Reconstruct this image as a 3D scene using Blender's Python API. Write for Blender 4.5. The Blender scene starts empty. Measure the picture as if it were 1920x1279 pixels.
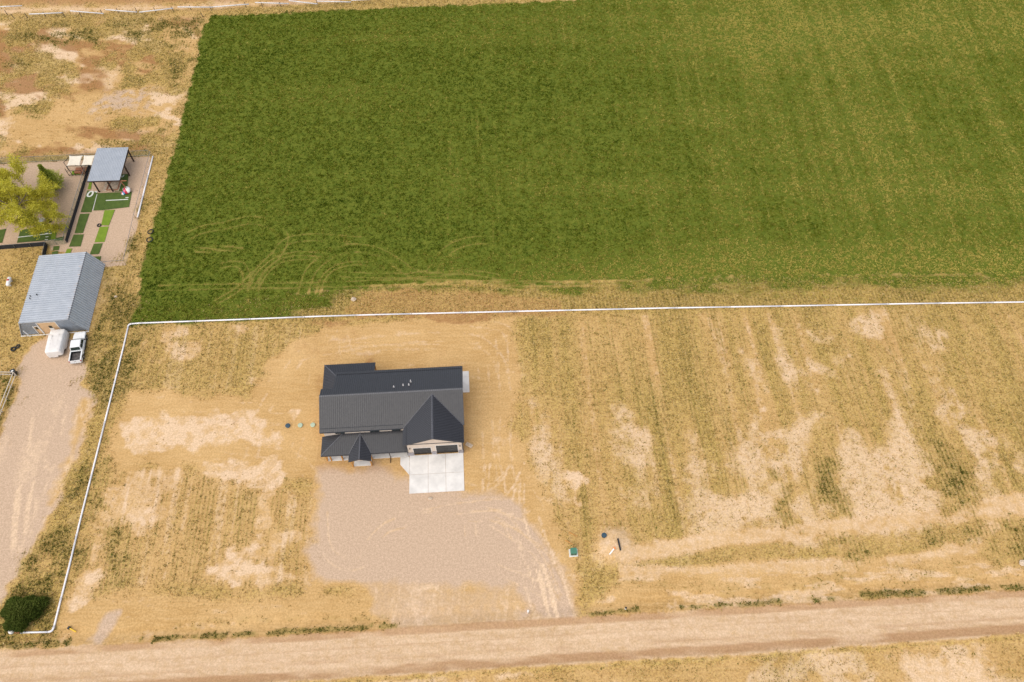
import bpy, math, random
import numpy as np
from mathutils import Vector, Matrix

# ------------------------------------------------------------------ camera, sky, sun, exposure
S = bpy.context.scene
C = S.collection
PITCH, CAMH, FPX = math.radians(56.7), 110.0, 1493.0
cam = bpy.data.cameras.new('camera'); cam.lens = 28.0; cam.sensor_width = 36.0
cam.clip_start = 1.0; cam.clip_end = 6000
co = bpy.data.objects.new('camera', cam); C.objects.link(co)
co.location = (0, 0, CAMH); co.rotation_euler = (math.pi/2 - PITCH, 0, 0)
S.camera = co
SUN_EL, SUN_AZ = math.radians(58), math.radians(228)      # azimuth clockwise from +Y (north): light from the south-west
w = bpy.data.worlds.new('World'); S.world = w; w.use_nodes = True
nt = w.node_tree; bg = nt.nodes['Background']
sky = nt.nodes.new('ShaderNodeTexSky'); sky.sky_type = 'NISHITA'; sky.sun_disc = False
sky.sun_elevation = SUN_EL; sky.sun_rotation = SUN_AZ; sky.dust_density = 3.0; sky.air_density = 1.0; sky.altitude = 1500
hs = nt.nodes.new('ShaderNodeHueSaturation'); hs.inputs['Saturation'].default_value = .42      # thin high cloud greys the blue
nt.links.new(sky.outputs[0], hs.inputs['Color']); nt.links.new(hs.outputs[0], bg.inputs[0]); bg.inputs[1].default_value = 0.15
sd = bpy.data.lights.new('sun', 'SUN'); sd.energy = 1.5; sd.angle = math.radians(80); sd.color = (1.0, 0.90, 0.75)
so = bpy.data.objects.new('sun', sd); C.objects.link(so)
sv = Vector((math.sin(SUN_AZ)*math.cos(SUN_EL), math.cos(SUN_AZ)*math.cos(SUN_EL), math.sin(SUN_EL)))
so.rotation_euler = sv.to_track_quat('Z', 'Y').to_euler(); so.location = (0, 0, 60)
S.view_settings.view_transform = 'Standard'; S.view_settings.look = 'None'
S.view_settings.exposure = 0.70; S.view_settings.gamma = 1.0
try: S.view_settings.use_curve_mapping = False
except Exception: pass
S.render.engine = 'CYCLES'

rng = np.random.default_rng(7); random.seed(7)
def G(px, py, z=0.0):
    """pixel of the survey photograph -> point of the ground plan (metres)"""
    a = (px-960)/FPX; b = (py-639.5)/FPX; c, s = math.cos(PITCH), math.sin(PITCH)
    t = (z-CAMH)/(-s-b*c)
    return Vector((a*t, (c-b*s)*t, z))

# ------------------------------------------------------------------ materials
def new_mat(name):
    m = bpy.data.materials.new(name); m.use_nodes = True
    return m, m.node_tree, m.node_tree.nodes['Principled BSDF']
def N(nt, typ, **kw):
    n = nt.nodes.new(typ)
    for k, v in kw.items(): setattr(n, k, v)
    return n
def noise(nt, vec, scale, detail=4, rough=0.6):
    n = N(nt, 'ShaderNodeTexNoise'); n.inputs['Scale'].default_value = scale
    n.inputs['Detail'].default_value = detail; n.inputs['Roughness'].default_value = rough
    if vec is not None: nt.links.new(vec, n.inputs['Vector'])
    return n.outputs[0]
def mapr(nt, v, a, b, c=0.0, d=1.0):
    n = N(nt, 'ShaderNodeMapRange'); nt.links.new(v, n.inputs[0])
    for i, x in enumerate((a, b, c, d)): n.inputs[i+1].default_value = x
    return n.outputs[0]
def math_(nt, op, a, b):
    n = N(nt, 'ShaderNodeMath', operation=op)
    for i, x in enumerate((a, b)):
        if hasattr(x, 'links'): nt.links.new(x, n.inputs[i])
        else: n.inputs[i].default_value = x
    return n.outputs[0]
def mixc(nt, f, a, b, mode='MIX'):
    n = N(nt, 'ShaderNodeMix', data_type='RGBA', blend_type=mode)
    if hasattr(f, 'links'): nt.links.new(f, n.inputs[0])
    else: n.inputs[0].default_value = f
    for i, x in ((6, a), (7, b)):
        if hasattr(x, 'links'): nt.links.new(x, n.inputs[i])
        else: n.inputs[i].default_value = (*x, 1)
    return n.outputs[2]
MATS = {}
def mat(name, col, rough=0.6, metal=0.0, var=0.12, scale=3.0, spec=0.5, bump=0.0, col2=None):
    if name in MATS: return MATS[name]
    m, nt, p = new_mat(name)
    tc = N(nt, 'ShaderNodeTexCoord').outputs['Object']
    f = noise(nt, tc, scale, 5)
    c2 = col2 if col2 else tuple(x*(1-2.2*var) for x in col)
    c1 = col if col2 else tuple(min(1, x*(1+var)) for x in col)
    out = mixc(nt, mapr(nt, f, .3, .7), c2, c1)
    nt.links.new(out, p.inputs['Base Color'])
    nt.links.new(mapr(nt, noise(nt, tc, scale*2.3, 3), .3, .7, max(0, rough-.08), min(1, rough+.08)), p.inputs['Roughness'])
    p.inputs['Metallic'].default_value = metal; p.inputs['Specular IOR Level'].default_value = spec
    if bump:
        b = N(nt, 'ShaderNodeBump'); b.inputs['Strength'].default_value = bump; b.inputs['Distance'].default_value = .05
        nt.links.new(noise(nt, tc, scale*6, 4), b.inputs['Height']); nt.links.new(b.outputs[0], p.inputs['Normal'])
    MATS[name] = m; return m

M = dict(
 roof=mat('charcoal_roof_metal', (.014, .014, .018), .42, 0, .08, 1.5, .75),
 rib_lit=mat('charcoal_rib_highlight', (.042, .041, .048), .45, 0, .06, 6, .6),  # same sheet metal; sky highlight on the rib tops painted as a lighter colour
 galvrib_lit=mat('galvanised_rib_highlight', (.50, .525, .56), .45, .3, .06, 1),  # lighter copy of the galvanised sheet, rib highlights put into the colour
 trim=mat('dark_trim', (.035, .038, .045), .45, 0, .1, 2),
 ridge=mat('ridge_cap_metal', (.085, .085, .095), .4, 0, .1, 2),
 siding=mat('pale_board_siding', (.62, .52, .43), .7, 0, .05, 1.2),
 stone=mat('grey_stone_wainscot', (.34, .31, .32), .8, 0, .2, 4, bump=.4),
 concrete=mat('new_concrete', (.70, .665, .62), .85, 0, .10, .45, bump=.1),
 gdoor=mat('black_garage_door', (.012, .012, .013), .35, 0, .2, 1),
 glass=mat('dark_window_glass', (.02, .035, .03), .2, 0, .1, 1, .25),
 wood=mat('orange_cedar_post', (.52, .24, .055), .6, 0, .15, 5),
 galv=mat('galvanised_sheet', (.42, .445, .48), .42, .35, .10, .8, col2=(.34, .37, .41)),
 galvdark=mat('weathered_steel_wall', (.30, .34, .39), .5, .3, .15, 1.0),
 rust=mat('rust_stain', (.55, .36, .22), .8, 0, .2, 2),
 tan=mat('tan_painted_door', (.60, .40, .22), .7, 0, .08, 2),
 white=mat('white_paint', (.78, .77, .74), .4, 0, .03, 2),
 carwhite=mat('white_car_paint', (.76, .76, .75), .22, 0, .03, 2),
 black=mat('black_plastic', (.015, .015, .016), .5, 0, .2, 3),
 rubber=mat('tyre_rubber', (.02, .02, .02), .85, 0, .2, 6),
 rim=mat('alloy_rim', (.62, .62, .62), .3, .7, .1, 5),
 tarp=mat('white_tarp', (.74, .70, .66), .65, 0, .05, 1.5, bump=.15),
 pvc=mat('white_pvc_pipe', (.80, .77, .78), .45, 0, .05, 1.5),
 oldpipe=mat('grey_white_old_pipe', (.66, .62, .60), .6, 0, .12, 2),
 fpost=mat('weathered_wood_post', (.13, .095, .07), .85, 0, .3, 6),
 brownpost=mat('dark_brown_post', (.05, .025, .016), .7, 0, .2, 4),
 redwood=mat('red_brown_timber', (.36, .14, .06), .65, 0, .15, 4),
 screen=mat('black_privacy_screen', (.018, .020, .024), .8, 0, .2, 2),
 steel=mat('galvanised_post', (.25, .26, .27), .5, .5, .1, 4),
 sail=mat('cream_shade_cloth', (.76, .68, .55), .8, 0, .05, 1.5),
 red=mat('red_paint', (.55, .03, .05), .45, 0, .1, 4),
 pink=mat('pink_fabric', (.75, .16, .28), .6, 0, .1, 4),
 blue=mat('blue_fabric', (.04, .30, .52), .6, 0, .1, 4),
 utilgreen=mat('utility_green', (.055, .19, .12), .5, 0, .1, 3),
 lidgreen=mat('pale_green_lid', (.42, .50, .36), .6, 0, .1, 4),
 lidblue=mat('dark_blue_lid', (.03, .07, .10), .5, 0, .15, 4),
 orange=mat('marker_orange', (.85, .22, .03), .6, 0, .1, 4),
 yellow=mat('marker_yellow', (.80, .50, .03), .6, 0, .1, 4),
 rock=mat('pale_rock', (.60, .47, .34), .9, 0, .2, 4, bump=.5),
 bark=mat('grey_bark', (.17, .13, .10), .9, 0, .25, 5, bump=.4),
 turfline=mat('white_turf_paint', (.72, .72, .66), .9, 0, .06, 5),
 rail=mat('pale_metal_rail', (.60, .52, .42), .5, .1, .1, 4),
 bedfloor=mat('worn_dark_bed_floor', (.10, .085, .08), .7, 0, .35, 3),
 grey=mat('grey_tabletop', (.42, .42, .42), .6, 0, .15, 3),
 tail=mat('tail_lamp_red', (.35, .01, .01), .25, 0, .1, 3),
)
def turf_mat(name, a, b):
    if name in MATS: return MATS[name]
    m, nt, p = new_mat(name); tc = N(nt, 'ShaderNodeTexCoord').outputs['Object']
    f = math_(nt, 'ADD', math_(nt, 'MULTIPLY', noise(nt, tc, 1.2, 3), .6), math_(nt, 'MULTIPLY', noise(nt, tc, 14, 3), .4))
    nt.links.new(mixc(nt, mapr(nt, f, .35, .65), a, b), p.inputs['Base Color']); p.inputs['Roughness'].default_value = .95
    MATS[name] = m; return m
TURF_D = turf_mat('dark_artificial_turf', (.050, .085, .010), (.085, .130, .018))
TURF_L = turf_mat('bright_artificial_turf', (.13, .20, .010), (.19, .28, .018))
def leaf_mat(name, a, b, c):
    m, nt, p = new_mat(name)
    at = N(nt, 'ShaderNodeAttribute', attribute_name='tone').outputs['Fac']
    r = N(nt, 'ShaderNodeValToRGB'); e = r.color_ramp.elements
    e[0].position = 0; e[0].color = (*a, 1); e[1].position = 1; e[1].color = (*c, 1)
    k = e.new(.5); k.color = (*b, 1)
    nt.links.new(at, r.inputs[0]); nt.links.new(r.outputs[0], p.inputs['Base Color'])
    p.inputs['Roughness'].default_value = .75; p.inputs['Specular IOR Level'].default_value = .05
    tr = N(nt, 'ShaderNodeBsdfTranslucent'); nt.links.new(r.outputs[0], tr.inputs[0])
    mx = N(nt, 'ShaderNodeMixShader'); mx.inputs[0].default_value = .3
    nt.links.new(p.outputs[0], mx.inputs[1]); nt.links.new(tr.outputs[0], mx.inputs[2])
    nt.links.new(mx.outputs[0], nt.nodes['Material Output'].inputs[0])
    return m
CROP = leaf_mat('crop_blades', (.052, .098, .006), (.180, .205, .014), (.60, .48, .13))
WEED = leaf_mat('weed_blades', (.10, .125, .018), (.30, .225, .06), (.64, .48, .22))
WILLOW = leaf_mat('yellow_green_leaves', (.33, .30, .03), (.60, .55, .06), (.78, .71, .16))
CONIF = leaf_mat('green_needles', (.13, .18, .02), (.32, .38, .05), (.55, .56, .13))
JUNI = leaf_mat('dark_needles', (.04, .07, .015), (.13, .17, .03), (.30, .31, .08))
def chain_mat():
    m, nt, p = new_mat('chain_link_mesh'); tc = N(nt, 'ShaderNodeTexCoord').outputs['Object']
    p.inputs['Base Color'].default_value = (.16, .30, .20, 1); p.inputs['Metallic'].default_value = .2
    p.inputs['Alpha'].default_value = .28
    nt.links.new(mapr(nt, noise(nt, tc, 6, 3), .3, .7, .07, .2), p.inputs['Alpha'])
    return m
CHAIN = chain_mat()

# ------------------------------------------------------------------ mesh helpers
class MB:
    def __init__(s): s.v = []; s.f = []; s.mi = []
    def add(s, vs, fs):
        o = len(s.v); s.v += [tuple(x) for x in vs]; s.f += [tuple(i+o for i in f) for f in fs]; return s
    def box(s, x0, x1, y0, y1, z0, z1, M=None):
        vs = [Vector((x, y, z)) for z in (z0, z1) for y in (y0, y1) for x in (x0, x1)]
        if M is not None: vs = [M @ v for v in vs]
        return s.add(vs, [(0, 2, 3, 1), (4, 5, 7, 6), (0, 1, 5, 4), (2, 6, 7, 3), (0, 4, 6, 2), (1, 3, 7, 5)])
    def bar(s, a, b, w, h=None, up=(0, 0, 1)):
        a, b = Vector(a), Vector(b); d = (b-a); L = d.length
        if L < 1e-5: return s
        d /= L; u = Vector(up)
        if abs(d.dot(u)) > .98: u = Vector((0, 1, 0))
        x = d.cross(u).normalized(); z = x.cross(d); h = h or w
        vs = [p + x*sx*w/2 + z*sz*h/2 for p in (a, b) for sz in (-1, 1) for sx in (-1, 1)]
        return s.add(vs, [(0, 1, 3, 2), (4, 6, 7, 5), (0, 4, 5, 1), (2, 3, 7, 6), (0, 2, 6, 4), (1, 5, 7, 3)])
    def tube(s, pts, rs, n=10, cap=True):
        pts = [Vector(p) for p in pts]; rs = rs if hasattr(rs, '__len__') else [rs]*len(pts)
        o = len(s.v); prev = None
        for i, p in enumerate(pts):
            d = (pts[min(i+1, len(pts)-1)]-pts[max(i-1, 0)]).normalized()
            if prev is None: x = d.orthogonal().normalized()
            else: x = (prev - d*prev.dot(d)).normalized()
            prev = x; y = d.cross(x)
            for k in range(n):
                a = 2*math.pi*k/n; s.v.append(tuple(p + (x*math.cos(a)+y*math.sin(a))*rs[i]))
        for i in range(len(pts)-1):
            for k in range(n):
                s.f.append((o+i*n+k, o+i*n+(k+1) % n, o+(i+1)*n+(k+1) % n, o+(i+1)*n+k))
        if cap:
            s.f.append(tuple(o+k for k in reversed(range(n)))); s.f.append(tuple(o+(len(pts)-1)*n+k for k in range(n)))
        return s
    def prism(s, poly, d):            # polygon of 3-D points swept by vector d
        n = len(poly); p = [Vector(a) for a in poly]; d = Vector(d)
        return s.add(p+[a+d for a in p], [tuple(reversed(range(n))), tuple(range(n, 2*n))] +
                     [(i, (i+1) % n, n+(i+1) % n, n+i) for i in range(n)])
    def lathe(s, c, prof, n=20):       # profile of (r, z)
        o = len(s.v); c = Vector(c)
        for r, z in prof:
            for k in range(n):
                a = 2*math.pi*k/n; s.v.append((c.x+r*math.cos(a), c.y+r*math.sin(a), c.z+z))
        for i in range(len(prof)-1):
            for k in range(n): s.f.append((o+i*n+k, o+i*n+(k+1) % n, o+(i+1)*n+(k+1) % n, o+(i+1)*n+k))
        s.f.append(tuple(o+k for k in reversed(range(n)))); s.f.append(tuple(o+(len(prof)-1)*n+k for k in range(n)))
        return s
    def split(s, name, m, parent):     # every separate piece becomes a part of its own
        lab = list(range(len(s.v)))
        def find(a):
            while lab[a] != a: lab[a] = lab[lab[a]]; a = lab[a]
            return a
        for f in s.f:
            for i in f[1:]: lab[find(i)] = find(f[0])
        for r in sorted({find(i) for f in s.f for i in f}):
            ids = [i for i in range(len(s.v)) if find(i) == r]; mp = {k: j for j, k in enumerate(ids)}
            q = MB(); q.v = [s.v[i] for i in ids]; q.f = [tuple(mp[i] for i in f) for f in s.f if find(f[0]) == r]; q.build(name, m, parent)
    def build(s, name, m, parent=None, smooth=False, loc=None, rz=0.0, bevel=0.0):
        me = bpy.data.meshes.new(name); me.from_pydata(s.v, [], s.f); me.update()
        me.materials.append(m)
        if smooth:
            for p in me.polygons: p.use_smooth = True
        o = bpy.data.objects.new(name, me); C.objects.link(o)
        if parent is not None: o.parent = parent
        if loc is not None: o.location = loc
        o.rotation_euler = (0, 0, rz)
        if bevel:
            b = o.modifiers.new('bevel', 'BEVEL'); b.width = bevel; b.segments = 2; b.limit_method = 'ANGLE'
        return o
def tag(o, label=None, cat=None, group=None, kind=None):
    if label: o['label'] = label
    if cat: o['category'] = cat
    if group: o['group'] = group
    if kind: o['kind'] = kind
    return o
def empty(name, loc, rz=0.0, label=None, cat=None, group=None):
    o = bpy.data.objects.new(name, None); C.objects.link(o); o.location = loc; o.rotation_euler = (0, 0, rz)
    o.empty_display_size = .5
    return tag(o, label, cat, group)
def fast_mesh(name, verts, faces_n, loops, m, attrs=None, smooth=False):
    """verts (n,3); loops flat index array; faces_n = corners per face"""
    me = bpy.data.meshes.new(name); nv = len(verts); nf = len(loops)//faces_n
    me.vertices.add(nv); me.vertices.foreach_set('co', np.ascontiguousarray(verts, dtype=np.float32).ravel())
    me.loops.add(len(loops)); me.loops.foreach_set('vertex_index', np.ascontiguousarray(loops, dtype=np.int32))
    me.polygons.add(nf); me.polygons.foreach_set('loop_start', np.arange(0, nf*faces_n, faces_n, dtype=np.int32))
    me.update(calc_edges=True)
    if smooth: me.polygons.foreach_set('use_smooth', np.ones(nf, dtype=bool))
    for k, a in (attrs or {}).items():
        if a.ndim == 1:
            at = me.attributes.new(k, 'FLOAT', 'POINT'); at.data.foreach_set('value', a.astype(np.float32))
        else:
            at = me.attributes.new(k, 'FLOAT_COLOR', 'POINT'); b = np.ones((len(a), 4), np.float32); b[:, :3] = a
            at.data.foreach_set('color', b.ravel())
    me.materials.append(m)
    o = bpy.data.objects.new(name, me); C.objects.link(o); return o

# ------------------------------------------------------------------ numpy noise and plan masks
_tab = rng.random((8, 256, 256)).astype(np.float32)
def vn(x, y, k):
    xi = np.floor(x).astype(int); yi = np.floor(y).astype(int); fx = x-xi; fy = y-yi
    fx = fx*fx*(3-2*fx); fy = fy*fy*(3-2*fy); t = _tab[k % 8]
    a = t[xi & 255, yi & 255]; b = t[(xi+1) & 255, yi & 255]; c = t[xi & 255, (yi+1) & 255]; d = t[(xi+1) & 255, (yi+1) & 255]
    return (a*(1-fx)+b*fx)*(1-fy)+(c*(1-fx)+d*fx)*fy
def fb(x, y, size, k=0, oc=4, sy=1.0):
    """fractal noise 0..1, size in metres, sy stretches it along y"""
    r = 0; a = .5; t = 0; f = 1.0/size
    for i in range(oc):
        r = r+a*vn(x*f+17.3*i+k*5.1, y*f/sy+9.7*i+k*3.3, k+i); t += a; a *= .55; f *= 2.1
    return r/t
def sst(a, b, v): t = np.clip((v-a)/(b-a), 0, 1); return t*t*(3-2*t)
def plan(pts): return np.array([[*G(*p)[:2]] for p in pts])
def sdist(x, y, P):
    """signed distance to polygon P (positive inside), only near its bounding box"""
    out = np.full(x.shape, -50.0, np.float32)
    mg = 8.0; sel = (x > P[:, 0].min()-mg) & (x < P[:, 0].max()+mg) & (y > P[:, 1].min()-mg) & (y < P[:, 1].max()+mg)
    if not sel.any(): return out
    X = x[sel]; Y = y[sel]; d = np.full(X.shape, 1e9); ins = np.zeros(X.shape, bool)
    for i in range(len(P)):
        ax, ay = P[i]; bx, by = P[(i+1) % len(P)]; ex, ey = bx-ax, by-ay
        t = np.clip(((X-ax)*ex+(Y-ay)*ey)/(ex*ex+ey*ey+1e-9), 0, 1)
        d = np.minimum(d, (X-ax-t*ex)**2+(Y-ay-t*ey)**2)
        if ay != by:
            c = ((ay > Y) != (by > Y)) & (X < (bx-ax)*(Y-ay)/(by-ay)+ax); ins ^= c
    d = np.sqrt(d); out[sel] = np.where(ins, d, -d); return out
def region(x, y, pts, soft=.6, jit=.8, jsize=3.0, k=1):
    P = plan(pts) if not isinstance(pts, np.ndarray) else pts
    out = np.zeros(x.shape, np.float32); mg = soft+jit+.5
    sel = (x > P[:, 0].min()-mg) & (x < P[:, 0].max()+mg) & (y > P[:, 1].min()-mg) & (y < P[:, 1].max()+mg)
    if not sel.any(): return out
    X = x[sel]; Y = y[sel]; d = sdist(X, Y, P)
    if jit: d = d+(fb(X, Y, jsize, k, 3)-.5)*2*jit
    out[sel] = sst(-soft, soft, d); return out
def stroke(x, y, pts, width, soft=None, offs=(0,), k=2, jit=.15):
    """worn line along a polyline; offs = sideways offsets of parallel lines"""
    P = plan(pts) if not isinstance(pts, np.ndarray) else pts
    out = np.zeros(x.shape, np.float32); mg = width*3+max(abs(o) for o in offs)+1
    sel = (x > P[:, 0].min()-mg) & (x < P[:, 0].max()+mg) & (y > P[:, 1].min()-mg) & (y < P[:, 1].max()+mg)
    if not sel.any(): return out
    X = x[sel]; Y = y[sel]; best = np.full(X.shape, 1e9); sg = np.zeros(X.shape); over = np.zeros(X.shape)
    for i in range(len(P)-1):
        ax, ay = P[i]; ex, ey = P[i+1]-P[i]; L2 = ex*ex+ey*ey+1e-9
        t0 = ((X-ax)*ex+(Y-ay)*ey)/L2; t = np.clip(t0, 0, 1); dx = X-ax-t*ex; dy = Y-ay-t*ey; d = np.hypot(dx, dy)
        ov = (np.maximum(0, -t0) if i == 0 else 0*t0)+(np.maximum(0, t0-1) if i == len(P)-2 else 0*t0); ov = ov*math.sqrt(L2)
        s = np.sign(ex*dy-ey*dx); u = d < best; best[u] = d[u]; sg[u] = s[u]; over[u] = ov[u]
    sd_ = best*sg+(fb(X, Y, 2.0, k, 2)-.5)*2*jit
    r = np.zeros(X.shape)
    for o in offs: r = np.maximum(r, 1-sst(width*.35, width, np.abs(sd_-o)))
    out[sel] = r*(1-sst(.0, .5, over)); return out
def smooth_line(pts, n=6):
    P = plan(pts); out = []
    for i in range(len(P)-1):
        p0, p1, p2, p3 = P[max(i-1, 0)], P[i], P[i+1], P[min(i+2, len(P)-1)]
        for j in range(n):
            t = j/n; out.append(.5*((2*p1)+(p2-p0)*t+(2*p0-5*p1+4*p2-p3)*t*t+(3*p1-p0-3*p2+p3)*t**3))
    out.append(P[-1]); return np.array(out)
def zq(ox, oy, sc): return lambda *pts: [(ox+x*sc, oy+y*sc) for x, y in pts]

# ------------------------------------------------------------------ the land: plan of what covers the ground where
FIELD = [(395,30),(700,17),(1000,4),(1130,-3),(2500,-75),(2700,500),(1920,516),(1500,518),(1300,522),(1050,532),(985,538),(900,528),(700,538),(560,552),(450,566),(330,571),(258,566),(270,480),(300,380),(330,270),(360,150),(380,60)]
MIXED = [(258,560),(450,560),(700,532),(1050,525),(1500,512),(1920,510),(2500,500),(2500,560),(1920,568),(1500,575),(1050,584),(600,596),(245,610)]
ROAD = [(-500,1245),(0,1221),(400,1200),(960,1166),(1400,1139),(1920,1108),(2500,1072),(2500,1150),(1920,1189),(1400,1226),(960,1252),(400,1288),(0,1312),(-500,1340)]
PAD = [(600,880),(700,874),(770,905),(872,924),(930,924),(985,958),(1030,1030),(1062,1085),(1087,1166),(1010,1172),(985,1142),(955,1112),(870,1097),(700,1101),(582,1090),(588,1010),(600,940)]
APRON = [(700,1096),(870,1097),(960,1112),(990,1145),(1090,1168),(1060,1180),(740,1192),(700,1150)]
DRIVE = [(38,668),(60,642),(92,626),(128,640),(168,690),(152,718),(180,748),(165,800),(140,880),(95,965),(40,1060),(0,1125),(-90,1240),(-300,1240),(-200,1000),(0,832),(34,735),(30,692)]
YARD = [(-200,318),(284,293),(262,410),(236,498),(190,501),(150,478),(96,470),(92,458),(0,468),(-200,482)]
GRADED = [(250,735),(470,742),(500,690),(560,640),(610,612),(800,598),(960,602),(975,700),(960,800),(1010,900),(1060,1010),(1080,1090),(1075,1165),(870,1110),(590,1100),(590,900),(480,885),(300,872),(200,868),(205,800)]
SOUTHBAND = [(130,1110),(400,1120),(700,1110),(760,1195),(500,1205),(100,1222),(0,1222),(95,1190)]
PLOTSW = [(200,880),(330,868),(480,905),(598,925),(590,1098),(400,1110),(140,1100),(165,980)]
PLOTNW = [(245,612),(560,600),(600,640),(500,735),(260,735),(215,740)]
PLOTE = [(960,590),(1500,578),(1920,570),(2500,560),(2500,900),(1920,935),(1600,975),(1300,1010),(1170,1035),(1080,1050),(1030,960),(985,850),(985,700)]
_r2 = zq(1000, 500, .479)
PALES = [_r2((1075,260),(1175,265),(1165,318),(1080,315)), _r2((1040,360),(1100,345),(1230,350),(1240,440),(1190,500),(1130,450),(1020,470)),
 _r2((1375,450),(1430,500),(1500,640),(1600,830),(1700,960),(1150,980),(1160,760),(1250,650),(1300,700),(1390,720)),
 _r2((1600,450),(1700,480),(1720,600),(1850,800),(1900,960),(1780,960),(1700,835),(1630,600)),
 _r2((800,610),(890,570),(930,700),(940,960),(830,980),(790,700)), _r2((370,680),(440,675),(455,950),(370,950)), _r2((640,690),(700,835),(720,960),(560,960),(590,835)),
 _r2((810,290),(870,400),(850,410),(815,340)), _r2((350,560),(400,640),(330,660)), _r2((1210,190),(1360,190),(1370,300),(1290,270),(1220,240)), _r2((1530,250),(1590,260),(1570,310)),
 _r2((1000,580),(1110,600),(1060,760),(960,980),(930,760)), _r2((0,540),(60,580),(100,700),(100,900),(-30,900)), _r2((1860,720),(1960,730),(1960,900),(1880,800)),
 _r2((970,260),(1000,400),(1010,470),(985,460)), _r2((1500,860),(2000,900),(2000,960),(1200,1060),(1000,1060)), _r2((700,890),(1100,880),(1100,1010),(600,1040))]
_r3 = zq(1300, 850, .3355)
GREENS = [_r3((1340,-60),(1540,-50),(1545,120),(1610,200),(1500,340),(1420,340),(1340,230)), _r3((690,-40),(760,0),(860,330),(830,400),(690,280)), _r3((480,150),(545,170),(565,400),(500,400)),
 _r3((760,470),(900,450),(970,540),(850,555)), _r3((1060,540),(1380,450),(1570,400),(1500,490),(1150,565)), _r3((1625,590),(1660,520),(1780,430),(1990,400),(1990,580)), _r3((1740,310),(1800,300),(1790,335),(1740,335)),
 [(1000,100),(1001,100),(1001,101)],
 zq(960, 900, .2963)((600,310),(680,280),(740,330),(650,360)), [(245,612),(285,618),(275,650),(240,720),(210,760),(205,850),(190,850),(225,700)],
 [(188,880),(175,960),(150,1060),(122,1130),(108,1180),(118,1100),(150,990),(175,870)], [(205,960),(235,985),(240,1100),(200,1100),(192,1030)],
 [(160,700),(200,670),(225,690),(200,745),(175,735)], [(40,1060),(100,1010),(130,1010),(110,1060),(60,1100)],
 [(60,535),(95,510),(110,520),(85,560)], [(-40,690),(20,680),(35,700),(35,760),(0,830),(-60,840)], [(225,490),(250,440),(268,360),(280,380),(262,480),(240,540)], [(210,520),(235,560),(225,600),(212,590)],
 zq(0, 0, .3333)((640,700),(760,670),(810,690),(700,730)), zq(0, 0, .3333)((900,330),(1060,340),(1000,490),(980,480)), zq(0, 0, .3333)((560,270),(720,170),(950,110),(1130,90),(1110,200),(950,210),(690,230)),
 zq(0, 0, .3333)((560,850),(700,840),(980,820),(960,850),(880,870)), zq(0, 0, .3333)((100,200),(500,150),(560,240),(300,260))]
_f = zq(240, 380, .396)
LOOPS = [(_f((290,155),(360,125),(450,110),(560,85),(650,92),(710,122),(735,165),(720,220),(690,260),(640,305),(602,360),(590,420),(595,480)), (-.9, .9)),
 (_f((440,300),(500,290),(540,300),(560,350),(560,390)), (-.6, .6)), (_f((600,400),(640,330),(720,268),(820,250),(920,258)), (-.9, .0, .9)),
 (_f((830,430),(845,370),(865,325),(920,270),(1000,230),(1100,215),(1200,240),(1280,290),(1340,330),(1440,352),(1600,352),(1700,372),(1920,405)), (-.9, .9)),
 (_f((900,430),(930,350),(1000,300),(1110,285),(1200,320)), (-.4, .4)), (_f((1435,330),(1480,255),(1560,200),(1660,178),(1760,192),(1830,250),(1855,300)), (-.9, .9)),
 (_f((700,250),(760,180),(900,165),(1100,180)), (-.8, .8)), (_f((420,470),(520,410),(600,330)), (-.5, .5)),
 (_f((140,405),(500,398),(900,390),(1400,375),(1900,385),(2400,380)), (-.5, .6)), (_f((1000,340),(1300,345),(1600,330),(1750,350)), (-.5, .5))]
BUNDLE = [_f((316,213+o), (545, 200+o)) for o in (0, 9, 18, 26)]
LINES = [[(1210,359),(1237,463)], [(1277,292),(1300,383)], [(1388,385),(1404,452)], [(1421,468),(1410,440)], [(1130,340),(1142,400)], [(1043,400),(1049,480)], [(1081,330),(1083,390)], [(1590,320),(1640,460)],
 [(1640,330),(1690,480)], [(1688,287),(1714,345)], [(1500,80),(1505,100)], [(1560,120),(1580,170)], [(1780,130),(1800,150)], [(1135,430),(1138,478)], [(1450,330),(1462,380)], [(1750,400),(1765,450)]]
GTRACK = [[(1165,1046),(1300,1018),(1600,987),(1800,962),(1960,930),(2200,890)], [(1165,1080),(1300,1074),(1500,1064),(1700,1052),(1800,1030),(1860,985),(1960,935),(2100,900)]]
DITCH = [([(265,1199),(500,1189),(746,1173)], .55), ([(1105,1152),(1195,1143)], .45), ([(1278,1141),(1465,1129)], .5), ([(1510,1126),(1578,1122)], .5), ([(1615,1117),(1750,1110),(2000,1096)], .65), ([(0,1212),(60,1210),(130,1206)], .7)]
DITCH2 = [([(330,1172),(480,1163),(640,1158),(725,1156)], .5), ([(1130,1090),(1300,1100),(1400,1098)], .5), ([(1550,1080),(1750,1075),(1920,1062)], 1.6), ([(1280,1108),(1500,1098),(1600,1086)], 1.0)]
SCRAPES = [(zq(560, 850, .2917)(*p), w) for p, w in [(((1230,240),(1310,170),(1340,110),(1380,20)), .22), (((1320,280),(1390,200),(1420,130),(1460,60)), .2), (((1310,120),(1330,250)), .2), (((1420,160),(1420,330)), .18), (((1450,200),(1450,380)), .25), (((1180,250),(1200,60)), .2), (((1215,240),(1240,60)), .2),
  (((1240,200),(1300,150)), .15), (((1390,230),(1380,300)), .2), (((690,870),(890,855)), .5)]]
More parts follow.
